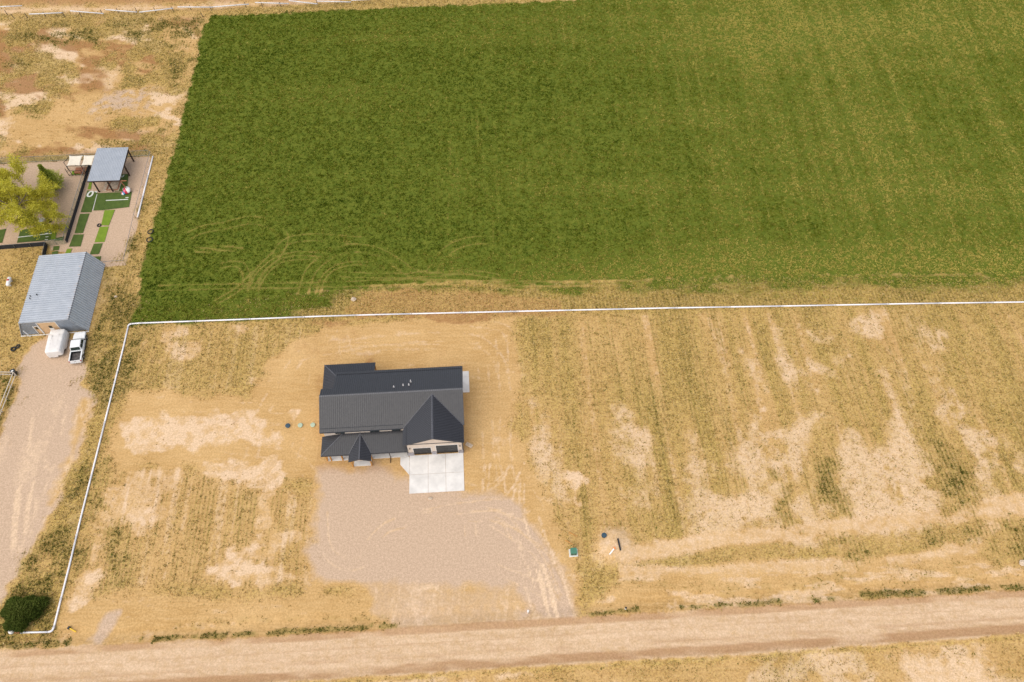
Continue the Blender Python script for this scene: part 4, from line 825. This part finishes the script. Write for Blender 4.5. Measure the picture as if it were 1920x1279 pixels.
# ------------------------------------------------------------------ white irrigation pipe along the property line
PIPE = [G(*q) for q in ((2250, 559), (1920, 567.3), (1700, 570.5), (1500, 574.3), (1250, 578.5), (1050, 583), (850, 587.5), (700, 591), (600, 594), (450, 600), (350, 603.5), (262, 607), (247, 608.3))] 
LEG = [G(*q) for q in ((241, 613), (233, 648), (219, 705), (203, 770), (186, 838), (170, 902), (152, 974), (131, 1062), (113, 1132), (102, 1176))]
END = [G(*q) for q in ((93, 1185), (40, 1186))]
ip = empty('irrigation_pipe', LEG[0], 0, 'long white irrigation pipe running along the crop edge and down the left boundary', 'pipe')
PR = .125
def pipe_run(pts, par, org, seclen=9.0):
    P = [Vector((p.x, p.y, PR+.02+float(ground_z(p.x, p.y)))) for p in pts]; cur = [P[0]]; left = seclen
    out = []
    for q in P[1:]:
        a = cur[-1]
        while (q-a).length > left:
            a = a+(q-a).normalized()*left; cur.append(a); out.append(cur); cur = [a]; left = seclen
        left -= (q-a).length; cur.append(q)
    if len(cur) > 1: out.append(cur)
    for sct in out:
        MB().tube([v-org for v in sct], PR, 10).build('pipe_section', M['pvc'], par, smooth=True)
        e = (sct[-1]-sct[-2]).normalized() if len(sct) > 1 else Vector((1, 0, 0))
        MB().tube([sct[-1]-org-e*.14, sct[-1]-org+e*.14], PR+.025, 10).build('coupling', M['oldpipe'], par, smooth=True)
pipe_run(PIPE, ip, LEG[0]); pipe_run(LEG, ip, LEG[0]); pipe_run(END, ip, LEG[0])
def elbow(a, m_, b):
    z = PR+.03; a, m_, b = [Vector((v.x, v.y, z)) for v in (a, m_, b)]
    MB().tube([(a*(1-t_)**2+m_*2*t_*(1-t_)+b*t_*t_)-LEG[0] for t_ in np.linspace(0, 1, 7)], PR+.012, 10).build('elbow', M['pvc'], ip, smooth=True)
elbow(PIPE[-1], G(243, 608.5), LEG[0]); elbow(LEG[-1], G(100, 1185), END[0])
e = END[1]-LEG[0]
MB().tube([e+Vector((-.05, 0, .15)), e+Vector((-.75, .02, .15))], .17, 10).build('flange', M['redwood'], ip, smooth=True)
for i in range(14):
    q = PIPE[6].lerp(PIPE[5], i/13)-LEG[0]; MB().box(q.x-.04, q.x+.04, q.y+.1, q.y+.24, .08, .2).build('gate', M['oldpipe'], ip)
tag(MB().lathe((0, 0, 0), [(.36, 0), (.40, .2), (.36, .36), (.2, .5), (.06, .53)], 16).build('concrete_riser', M['tarp'], None, smooth=True, loc=G(23, 1184)), 'round pale concrete riser cap at the end of the white pipe', 'riser')

# ------------------------------------------------------------------ broken rail line on posts along the far track
far = empty('pipe_rail_line', G(320, 17), 0, 'line of sagging white rails on leaning posts along the far track', 'fence')
z4 = zq(0, 0, 1/3.0); FO = far.location.copy()
for i, (a, b) in enumerate([((-120,44),(125,33)), ((165,80),(355,72)), ((395,62),(583,77)), ((595,55),(770,69)), ((785,69),(975,47)), ((1000,40),(1195,41)), ((1195,40),(1400,24)), ((1435,15),(1625,21)), ((1625,4),(1785,23)), ((1785,7),(1975,12)), ((1975,2),(2150,-6))]):
    (A_, B_) = z4(a, b); za, zb_ = .75+.25*random.random(), .75+.25*random.random()
    MB().tube([G(*A_, za)-FO, G(*B_, zb_)-FO], .13, 8).build('rail', M['oldpipe'], far, smooth=True)
for a in ((45,85),(82,104),(157,102),(258,93),(365,95),(462,97),(578,80),(668,72),(772,72),(878,70),(978,62),(1075,55),(1143,98),(1190,60),(1385,40),(1480,42),(1580,38),(1786,24),(1920,16)):
    q = G(*z4(a)[0])-FO; ln = random.uniform(-.25, .05); MB().tube([q-Vector((0, 0, .2)), q+Vector((ln, random.uniform(-.1, .1), 1.15))], [.085, .075], 7).build('post', M['fpost'], far)

# ------------------------------------------------------------------ utilities and markers on the lot
t = empty('utility_box', G(1075, 1037), math.radians(3), 'green utility transformer box on a pale pad beside the gravel forecourt', 'utility box')
MB().box(-.62, .62, -.55, .55, -.1, .1).build('pad', M['concrete'], t); bx = MB().box(-.42, .42, -.38, .42, .102, .95).build('cabinet', M['utilgreen'], t, bevel=.03); MB().box(-.44, .44, -.40, .44, .951, 1.0).build('lid', M['utilgreen'], t, bevel=.02)
for s in (-.2, .2): MB().box(s-.12, s+.12, -.395, -.383, .45, .75).build('label_plate', M['black'], t)
t = empty('water_meter_barrel', G(1132, 1006), 0, 'dark blue round meter barrel standing in weeds right of the forecourt', 'barrel')
MB().lathe((0, 0, -.1), [(.34, 0), (.34, .6), (.37, .62), (.37, .68)], 20).build('barrel', M['lidblue'], t); MB().lathe((0, 0, .582), [(.30, 0), (.30, .04), (.12, .06)], 20).build('lid', M['lidblue'], t)
def stake(px0, px1, w_, m_, label, cat, grp=None, name='survey_stake', h0=.05, h1=.35, cap=None):
    a, b = G(*px0), G(*px1); o = MB().bar((0, 0, h0), (b-a)+Vector((0, 0, h1)), w_, w_).build(name, m_, None, loc=a+Vector((0, 0, float(ground_z(a.x, a.y))))); tag(o, label, cat, grp)
    if cap: MB().bar((b-a)+Vector((0, 0, h1-.01)), (b-a)*1.22+Vector((0, 0, h1+.06)), w_*1.5, w_*1.5).build('painted_end', cap, o)
    return o
stake((1067, 998), (1082, 1007), .10, M['wood'], 'orange wooden stake lying farthest from the green utility box', 'stake', 'wooden stakes by the utility box')
stake((1060, 1013), (1073, 1022), .10, M['wood'], 'orange wooden stake lying just above the green utility box', 'stake', 'wooden stakes by the utility box')
stake((1142, 1042), (1150, 1033), .16, M['white'], 'white marker post with an orange end leaning on the excavated mound', 'marker', None, 'marker_post', .1, .5, M['orange'])
tb = stake((1157, 1014), (1162, 1036), .22, M['black'], 'dark length of pipe standing in the dug hole beside the marker', 'pipe', None, 'buried_pipe', .08, .10)
for px, m_, nm, lb in ((540, M['lidblue'], 'septic_lid', 'dark round septic lid, left one of three in the dirt'), (563.5, M['lidgreen'], 'septic_lid', 'pale green round septic lid, middle one of three in the dirt'), (587, M['lidgreen'], 'septic_lid', 'pale green round septic lid nearest the house wall')):
    o = empty(nm, G(px, 799-(px-540)*.03), 0, lb, 'septic lid', 'septic lids left of the house'); MB().lathe((0, 0, -.2), [(.34, 0), (.34, .36), (.36, .38)], 20).build('riser', m_, o); MB().lathe((0, 0, .182), [(.38, 0), (.38, .04), (.30, .07), (.05, .08)], 20).build('lid', m_, o)
def rock(px, r, label):
    mb = MB(); 
    for i in range(6):
        for j in range(9):
            a = math.pi*(i+.5)/6; b = 2*math.pi*j/9; q = r*random.uniform(.8, 1.15); mb.v.append((q*math.sin(a)*math.cos(b), q*math.sin(a)*math.sin(b)*.8, r*.3+q*.6*math.cos(a)))
    for i in range(5):
        for j in range(9): mb.f.append((i*9+j, i*9+(j+1) % 9, (i+1)*9+(j+1) % 9, (i+1)*9+j)[::-1])
    mb.f.append(tuple(range(9))); tag(mb.build('boulder', M['rock'], None, loc=G(*px)), label, 'rock')
rock((807, 935), .34, 'pale boulder on the forecourt below the concrete drive'); rock((217, 557), .28, 'white stone in the weeds between shed and crop')
rock((1917, 1056), .55, 'pale boulder at the far right above the dirt road'); rock((663, 562), .5, 'pale clod heap in the thin crop above the white pipe')
for px, lb in (((1172.5, 1142), 'white stub post with a dark cap on the verge right of the entrance'), ((990, 1148), 'white stub post on the gravel island at the entrance')):
    o = empty('stub_post', G(*px), 0, lb, 'post'); MB().lathe((0, 0, -.1), [(.12, 0), (.12, .75)], 10).build('post', M['white'], o); MB().lathe((0, 0, .652), [(.14, 0), (.14, .06), (.05, .09)], 10).build('cap', M['black'] if px[0] > 1100 else M['white'], o)
o = empty('yellow_marker', G(138, 1182), math.radians(-25), 'yellow marker lying on the dirt beside the pipe corner', 'marker'); MB().tube([(-.55, 0, .12), (.5, 0, .12)], .09, 8).build('tube', M['yellow'], o); MB().box(-.85, -.56, -.2, .2, 0, .3).build('base', M['black'], o, bevel=.05)

# ------------------------------------------------------------------ neighbour's yard: pavilion, sails, fences, turf
za = zq(100, 260, 200/1827); z3 = zq(0, 250, 300/1476)
pv = empty('pavilion', (-75.9, 109.8, 0), math.radians(2.5), 'open pavilion with grey metal roof on dark posts over the turf', 'pavilion')
PM = Matrix.Translation(pv.location) @ Matrix.Rotation(math.radians(2.5), 4, 'Z')
roof(pv, 'roof_sheet', [(-2.95, -3.95, 2.95), (2.95, -3.95, 2.95), (2.95, 4.35, 3.35), (-2.95, 4.35, 3.35)], M['galv'], spacing=.3, w=.07, h=.03)
MB().box(-2.97, 2.97, -4.05, -3.952, 2.72, 2.94).build('fascia', M['brownpost'], pv)
for u, v in ((-2.0, -3.85), (.55, -3.85), (2.75, 4.0), (2.75, .2), (-2.6, 4.0), (-2.6, .2)): MB().box(u-.11, u+.11, v-.11, v+.11, -.1, 2.86+(v+3.95)*.048-.08).build('post', M['brownpost'], pv)
mb = MB().box(-2.9, 2.9, -3.72, -3.58, 2.62, 2.80); mb.box(-2.7, -2.5, -3.5, 4.2, 2.62, 2.85); mb.box(2.62, 2.85, -3.5, 4.2, 2.62, 2.85); mb.split('beam', M['brownpost'], pv)
MB().bar((2.95, -3.7, 2.55), (4.0, -3.7, 2.5), .14).build('brace', M['redwood'], pv); MB().bar((2.9, -3.75, 2.6), (3.75, -4.3, .1), .12).build('post', M['redwood'], pv)
st = empty('timber_deck_frame', PM @ Vector((.1, -2.6, 0)), math.radians(2.5), 'tan timber platform frame under the front of the pavilion', 'platform')
MB().box(-1.5, 1.55, -1.15, 1.6, 0, .14).build('deck', M['rock'], st)
for a in ((-.6, .2, -1.0, -.85), ): pass
mb = MB().bar((-.75, -1.0, .2), (1.3, -1.0, .2), .14); mb.bar((-.75, -1.0, .2), (-.55, 1.4, .2), .14); mb.bar((1.3, -1.0, .2), (1.35, 1.4, .2), .14); mb.bar((-.55, 1.4, .2), (1.35, 1.4, .2), .14); mb.split('frame', M['redwood'], st)
sf = empty('shade_sail_frame', (-82.9, 111.4, 0), math.radians(2), 'black frame with two cream shade sails left of the pavilion', 'shade sail')
for u, v, hh in ((-1.8, -1.3, 1.9), (-.55, -1.3, 1.3), (.9, -1.3, 1.3), (-1.4, 1.5, 2.6), (1.3, 1.5, 2.6), (-1.2, -1.25, 2.5), (1.5, -1.25, 2.5), (3.6, 1.5, 2.6), (-2.4, .3, 2.0)): MB().tube([(u, v, -.1), (u, v, hh)], .055, 8).build('post', M['black'], sf)
mb = MB()
for a, b in (((-1.45, 1.5, 2.6), (3.7, 1.5, 2.6)), ((-1.2, -1.25, 2.5), (3.6, -1.25, 2.5)), ((-2.4, .3, 2.0), (-1.4, 1.5, 2.4)), ((-2.4, .3, 2.0), (-1.3, -1.25, 2.2)), ((-1.8, -1.3, 1.3), (.9, -1.3, 1.3)), ((-1.8, -1.3, .25), (.9, -1.3, .25))): mb.bar(a, b, .07)
mb.split('frame_rail', M['black'], sf)
def sail(q, sag):
    mb = MB(); n = 9; q = [Vector(a) for a in q]
    for i in range(n):
        for j in range(n):
            a, b = i/(n-1), j/(n-1); ca = 1-.16*4*b*(1-b); cb = 1-.10*4*a*(1-a); aa = .5+(a-.5)*ca; bb = .5+(b-.5)*cb
            p = (q[0]*(1-aa)+q[1]*aa)*(1-bb)+(q[3]*(1-aa)+q[2]*aa)*bb; p.z -= sag*16*a*(1-a)*b*(1-b); mb.v.append(tuple(p))
    for i in range(n-1):
        for j in range(n-1): mb.f.append((i*n+j, (i+1)*n+j, (i+1)*n+j+1, i*n+j+1))
    o = mb.build('sail', M['sail'], sf, smooth=True); so_ = o.modifiers.new('thickness', 'SOLIDIFY'); so_.thickness = .01
sail([(-1.2, -1.2, 2.52), (1.35, -1.2, 2.52), (1.25, 1.45, 2.62), (-1.4, 1.45, 2.62)], .12); sail([(1.55, -1.2, 2.52), (3.6, -1.2, 2.52), (3.6, 1.45, 2.62), (1.35, 1.45, 2.62)], .12)
MB().box(-.9, 1.2, -.9, .6, 0, .35).build('bench', M['redwood'], sf)

def fence(name, pts, h, label, black=None, green=None, step=2.4, post=.035, fabric=True, pm='steel', base=None):
    P = [G(*p) for p in pts]; f = empty(name, P[0], 0, label, 'fence'); o = P[0]
    for a, b in zip(P, P[1:]):
        L = (b-a).length; n = max(2, int(round(L/step))+1); d = (b-a).normalized(); nrm = Vector((-d.y, d.x, 0)); A, B = a-o, b-o
        for i in range(n):
            q = A.lerp(B, i/(n-1)); MB().tube([q-Vector((0, 0, .2)), q+Vector((0, 0, h+.03))], post, 7).build('post', M[pm], f)
        MB().bar(A+Vector((0, 0, h)), B+Vector((0, 0, h)), .05).build('top_rail', M[pm], f)
        Z = Vector((0, 0, 1))
        if black: MB().prism([A+nrm*.06+Z*black[0], B+nrm*.06+Z*black[0], B+nrm*.06+Z*black[1], A+nrm*.06+Z*black[1]], nrm*.015).build('screen', M['screen'], f)
        if fabric: MB().prism([A-nrm*.06+Z*.03, B-nrm*.06+Z*.03, B-nrm*.06+Z*(h-.03), A-nrm*.06+Z*(h-.03)], nrm*.004).build('mesh', CHAIN, f)
        if base: MB().prism([A+nrm*.1, B+nrm*.1, B+nrm*.1+Z*base, A+nrm*.1+Z*base], nrm*.05).build('base_board', M['rock'], f)
    return f
fence('chain_link_fence', [(-90, 312), (100, 303), (283, 292.5)], 1.5, 'green chain link fence along the back of the gravel yard', base=.18, step=3)
fence('chain_link_fence', [(286, 293), (256, 411), (237, 497), (197, 500)], 1.35, 'chain link fence on thin posts down the right side of the gravel yard', step=2.6, post=.025, fabric=False)
o = G(286, 294); e = G(257, 409)-o; wp = empty('yard_edge_pipe', o, 0, 'white pipe along the right edge of the gravel yard by the crop', 'pipe')
for i in range(3): MB().tube([e*(i/3)+Vector((.14, 0, .14)), e*((i+1)/3-.004)+Vector((.14, 0, .14))], .13, 10).build('pipe_section', M['pvc'], wp, smooth=True)
fence('screened_fence', [(170, 313), (163, 334), (126, 456)], 1.7, 'fence with black screen and green mesh dividing the gravel yard', black=(.03, .95), step=2.4)
fence('screened_fence', [(-90, 474.5), (0, 468.5), (89.5, 461.5), (84, 484)], 1.15, 'low fence with black screen behind the metal shed', black=(.02, 1.1), step=3, fabric=False)
fence('chain_link_gate', [(91, 461), (124, 457)], 1.4, 'chain link gate between the two black screened fences', step=1.4)

def flat(name, pts, m, z, label=None, cat=None, grp=None, parent=None, th=.02, org=None):
    P = [G(*p) for p in pts]; o = P[0] if parent is None else org
    ob = MB().prism([(p.x-o.x, p.y-o.y, 0) for p in P], (0, 0, th))
    ob = ob.build(name, m, parent, loc=(Vector((o.x, o.y, z)) if parent is None else Vector((0, 0, z))))
    if label: tag(ob, label, cat, grp)
    return ob, o
TM = [(za((588,888),(762,925),(655,1265),(470,1265)), 0, 'dark turf mat with a white zero left below the pavilion'), (za((766,938),(914,934),(862,1230),(692,1235)), 0, 'dark turf mat between the zero mat and the lined mat'), (za((916,932),(1350,916),(1300,1176),(866,1226)), 0, 'widest dark turf mat with a white line in front of the pavilion'),
 (za((1160,612),(1292,612),(1266,905),(1058,912),(1100,735)), 0, 'dark turf mat with a white numeral under the pavilion edge'), (za((625,738),(668,738),(648,872),(592,872)), 1, 'narrow bright turf strip under the left pavilion side'),
 (z3((740,748),(828,742),(768,922),(690,925)), 0, 'turf mat below the zero mat along the black fence'), (z3((682,936),(776,934),(745,1045),(638,1048)), 0, 'lowest wide turf mat along the black fence'), (z3((622,1068),(668,1064),(650,1112),(604,1112)), 1, 'small bright turf scrap just behind the shed roof'),
 (z3((966,713),(1062,708),(1006,853),(936,850)), 1, 'bright turf strip, topmost of the middle column'), (z3((922,866),(1006,861),(966,1004),(874,1006)), 1, 'bright turf strip, second of the middle column'), (z3((868,1022),(950,1016),(914,1115),(830,1120)), 0, 'turf strip, third of the middle column'), (z3((850,1142),(936,1136),(926,1182),(838,1200)), 0, 'turf strip at the shed corner, last of the middle column'),
 (z3((190,895),(340,870),(490,846),(470,986),(158,1012)), 0, 'large dark turf mat with white yard lines under the tree'), (z3((482,912),(526,905),(512,984),(470,988)), 1, 'bright narrow turf strip right of the lined mat under the tree'), (z3((516,968),(592,955),(582,990),(508,992)), 0, 'small dark turf piece left of the gate'), (z3((-120,915),(60,882),(22,1012),(-120,1020)), 0, 'turf mat at the left edge beneath the tree'),
 (z3((496,1046),(552,1040),(545,1078),(490,1085)), 0, 'small turf square just inside the gate'), (z3((484,1096),(540,1086),(534,1116),(478,1118)), 0, 'small turf square touching the shed roof line'), (za((328,556),(450,546),(466,620),(308,626)), 1, 'turf patch inside the shade sail frame')]
mats = []
for i, (pts, br, lb) in enumerate(TM): mats.append(flat('turf_mat', pts, TURF_L if br else TURF_D, .045+.012*(i % 3), lb, 'turf', 'artificial turf mats in the yard'))
def mark(i, pts, name='yard_line', dz=.024): ob, o = mats[i]; flat(name, pts, M['turfline'], dz, parent=ob, th=.004, org=o)
def line(a, b, w_):
    (x0, y0), (x1, y1) = a, b; L = math.hypot(x1-x0, y1-y0); nx_, ny_ = -(y1-y0)/L*w_/2, (x1-x0)/L*w_/2
    return [(x0+nx_, y0+ny_), (x1+nx_, y1+ny_), (x1-nx_, y1-ny_), (x0-nx_, y0-ny_)]
zl = lambda f, a, b, w_: line(f(a)[0], f(b)[0], w_)
mark(2, zl(za, (905, 1066), (1285, 1046), 1.3)); mark(2, zl(za, (1240, 1018), (1292, 1014), 1.2)); mark(1, zl(za, (752, 960), (680, 1235), 1.0))
mark(3, zl(za, (1118, 888), (1126, 852), 1.2)); mark(3, zl(za, (1192, 884), (1200, 850), 1.2)); mark(0, zl(za, (715, 910), (760, 922), 2.2))
mark(12, zl(z3, (165, 962), (478, 926), 1.1))
for yy, xx in ((863, 455), (893, 450), (925, 432), (957, 436), (982, 430)): mark(12, zl(z3, (xx-14, yy+2), (xx+14, yy-1), 1.0))
def numeral(i, cxp, cyp, rx, ry, inner, sk, a0=0, a1=360, n=28):
    ob, o = mats[i]; c = G(cxp, cyp); mb = MB(); k = 0
    for j in range(n+1):
        a = math.radians(a0+(a1-a0)*j/n)
        for q in (1.0, inner):
            x_ = rx*math.copysign(abs(math.cos(a))**.8, math.cos(a))*(q if q == 1 else q*.72); y_ = ry*math.sin(a)*(q if q == 1 else q*1.0)
            mb.v.append((c.x-o.x+x_+sk*y_, c.y-o.y+y_, .026))
    for j in range(n): mb.f.append((2*j, 2*j+2, 2*j+3, 2*j+1))
    mb.build('turf_numeral', M['turfline'], ob)
q = za((637, 952))[0]; numeral(0, q[0], q[1], .60, .80, .62, .10); q = za((1188, 640))[0]; numeral(3, q[0], q[1], .30, .42, .62, .05, 150, 400)

um = empty('play_parasol', G(240, 361), 0, 'small round white, red and blue parasol tipped over by the pavilion', 'parasol')
def cap(c, r, tilt, cols):
    R_ = Matrix.Translation(c) @ Matrix.Rotation(tilt, 4, 'X'); n = len(cols)
    for k in range(n):
        mb = MB()
        for j in range(5):
            rr = r*j/4; z = r*.45*(1-(j/4)**2)
            for i in range(4): a = 2*math.pi*(k+i/3)/n; mb.v.append(tuple(R_ @ Vector((rr*math.cos(a), rr*math.sin(a), z))))
        for j in range(4):
            for i in range(3): mb.f.append((j*4+i, (j+1)*4+i, (j+1)*4+i+1, j*4+i+1))
        o = mb.build('canopy_panel', M[cols[k]], um, smooth=True); o.modifiers.new('thickness', 'SOLIDIFY').thickness = .015
cap(Vector((0, 0, .62)), .72, .5, ['white', 'white', 'red', 'pink', 'red', 'white']); cap(Vector((-.62, -.45, .30)), .42, .35, ['blue', 'blue', 'pink', 'white', 'blue'])
MB().tube([(0, -.3, 0), (0, .05, .75)], .03, 7).build('pole', M['steel'], um)
pt = empty('picnic_table', G(77.5, 418), math.radians(6), 'grey picnic table at the edge of the lined turf under the tree', 'table')
for i in range(4): MB().box(-.95, .95, -.38+i*.19, -.38+i*.19+.175, .72, .77).build('table_plank', M['grey'], pt)
for v in (-.80, .80): MB().box(-.95, .95, v-.14, v+.14, .42, .46).build('bench_seat', M['rail'], pt)
for u in (-.65, .65):
    mb = MB().bar((u, -.3, .7), (u, -.75, 0), .07); mb.bar((u, .3, .7), (u, .75, 0), .07); mb.bar((u, -.9, .38), (u, .9, .38), .07); mb.build('leg', M['steel'], pt)
o = empty('black_bag', G(94, 416), 0, 'black bundle on the gravel right of the picnic table', 'bag'); MB().lathe((0, 0, 0), [(.28, 0), (.36, .15), (.30, .36), (.12, .48), (.16, .56)], 12).build('bag_body', M['black'], o, smooth=True)

# ------------------------------------------------------------------ trees and bush
def leaves(name, P, D, size, tone, m, parent, asp=.45):
    n = len(P); a = rng.normal(size=(n, 3)); a /= np.linalg.norm(a, axis=1)[:, None]; D = D/np.maximum(1e-6, np.linalg.norm(D, axis=1))[:, None]
    s = np.cross(D, a); s /= np.maximum(1e-6, np.linalg.norm(s, axis=1))[:, None]; sz = size*rng.uniform(.6, 1.4, n); v = np.empty((n, 4, 3), np.float32)
    L = D*sz[:, None]; W = s*(sz*asp)[:, None]; v[:, 0] = P; v[:, 1] = P+L*.5+W*.5; v[:, 2] = P+L; v[:, 3] = P+L*.5-W*.5
    o = fast_mesh(name, v.reshape(-1, 3), 4, np.arange(n*4), m, {'tone': np.repeat(np.clip(tone, 0, 1), 4)}); o.parent = parent; return o
def broad_tree(loc, H, R, label, seed):
    t = empty('willow_tree', loc, 0, label, 'tree'); r_ = random.Random(seed); tr_ = MB(); tips = []
    def grow(p, d, L, rad, lv):
        pts = [p]; q = p.copy(); dd = d.copy()
        for i in range(4):
            dd = (dd+Vector((r_.uniform(-.16, .16), r_.uniform(-.16, .16), r_.uniform(-.05, .12)))).normalized(); q = q+dd*L/4; pts.append(q.copy())
        tr_.tube(pts, [rad*(1-.55*i/4) for i in range(5)], 6 if lv > 1 else 8, cap=False)
        if lv >= 4: tips.append((pts, dd)); return
        if lv >= 2: tips.append((pts[2:], dd))
        for k in range(5 if lv == 0 else r_.choice((3, 4))):
            f = pts[2+k % 3]; az = 2*math.pi*(k/4.3+r_.random()*.3); sp = .95 if lv == 0 else .72
            side = dd.orthogonal().normalized(); side.rotate(Matrix.Rotation(az, 3, dd)); grow(f, (dd*(1-sp*.55)+side*sp).normalized(), L*r_.uniform(.64, .82), rad*.5, lv+1)
    grow(Vector((0, 0, -.2)), Vector((0, 0, 1)), H*.46, .24, 0)
    tr_.build('trunk', M['bark'], t); P = []; D = []
    for pts, dd in tips:
        for k in range(230):
            i = r_.randrange(len(pts)-1); q = pts[i].lerp(pts[i+1], r_.random())+Vector((r_.gauss(0, .30), r_.gauss(0, .30), r_.gauss(0, .26))); P.append(q[:]); D.append((dd+Vector((r_.gauss(0, .5), r_.gauss(0, .5), r_.gauss(0, .5))))[:])
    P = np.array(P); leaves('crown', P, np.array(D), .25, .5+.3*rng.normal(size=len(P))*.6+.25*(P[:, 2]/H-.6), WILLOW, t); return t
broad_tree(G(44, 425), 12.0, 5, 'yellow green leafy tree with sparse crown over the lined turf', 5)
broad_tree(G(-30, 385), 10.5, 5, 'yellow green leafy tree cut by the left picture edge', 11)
def conifer(loc, H, R, label, seed):
    t = empty('conifer_tree', loc, 0, label, 'tree'); r_ = random.Random(seed); MB().tube([(0, 0, -.2), (0, 0, H*.95)], [.16, .03], 7).build('trunk', M['bark'], t); P = []; D = []
    for k in range(560):
        h = H*(r_.random()**1.5)*.97+.15; f = h/H; rad = (R*(1-f)**1.6*(.85+.3*r_.random())+.25)*(min(1, .6+f*3.5)); az = r_.random()*2*math.pi; d = Vector((math.cos(az), math.sin(az), .55+.9*f)).normalized()
        for i in range(26):
            s = r_.random()**.6; q = Vector((0, 0, h-.1))+d*rad*s+Vector((r_.gauss(0, .07), r_.gauss(0, .07), r_.gauss(0, .07))); P.append(q[:]); D.append((d+Vector((r_.gauss(0, .35), r_.gauss(0, .35), r_.gauss(0, .35))))[:])
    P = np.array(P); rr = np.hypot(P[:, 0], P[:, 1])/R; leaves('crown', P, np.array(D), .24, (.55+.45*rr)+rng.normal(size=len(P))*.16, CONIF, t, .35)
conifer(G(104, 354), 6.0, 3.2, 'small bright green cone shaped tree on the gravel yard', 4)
def bush(loc, rx, ry, H, label, seed, m, nm='juniper_bush', n=2600):
    t = empty(nm, loc, math.radians(18), label, 'bush'); r_ = random.Random(seed); stem = MB(); P = []; D = []
    for k in range(9):
        az = 2*math.pi*k/9; stem.tube([(0, 0, -.1), (math.cos(az)*rx*.5, math.sin(az)*ry*.5, H*.5)], [.07, .03], 5)
    stem.build('trunk', M['bark'], t)
    for k in range(n):
        az = r_.random()*2*math.pi; u = r_.random()**.55; lump = 1+.18*math.sin(az*3+1)+.10*math.sin(az*7); x_, y_ = math.cos(az)*u*rx*lump, math.sin(az)*u*ry*lump; top = H*math.sqrt(max(0, 1-u*u*.9))*(.8+.3*r_.random()); d = Vector((x_*.35/rx+r_.gauss(0, .35), y_*.35/ry+r_.gauss(0, .35), .9)).normalized()
        for i in range(13): q = Vector((x_, y_, top*r_.uniform(.35, 1)))+d*(.1*i/13)+Vector((r_.gauss(0, .07), r_.gauss(0, .07), 0)); P.append(q[:]); D.append((d+Vector((r_.gauss(0, .3), r_.gauss(0, .3), r_.gauss(0, .2))))[:])
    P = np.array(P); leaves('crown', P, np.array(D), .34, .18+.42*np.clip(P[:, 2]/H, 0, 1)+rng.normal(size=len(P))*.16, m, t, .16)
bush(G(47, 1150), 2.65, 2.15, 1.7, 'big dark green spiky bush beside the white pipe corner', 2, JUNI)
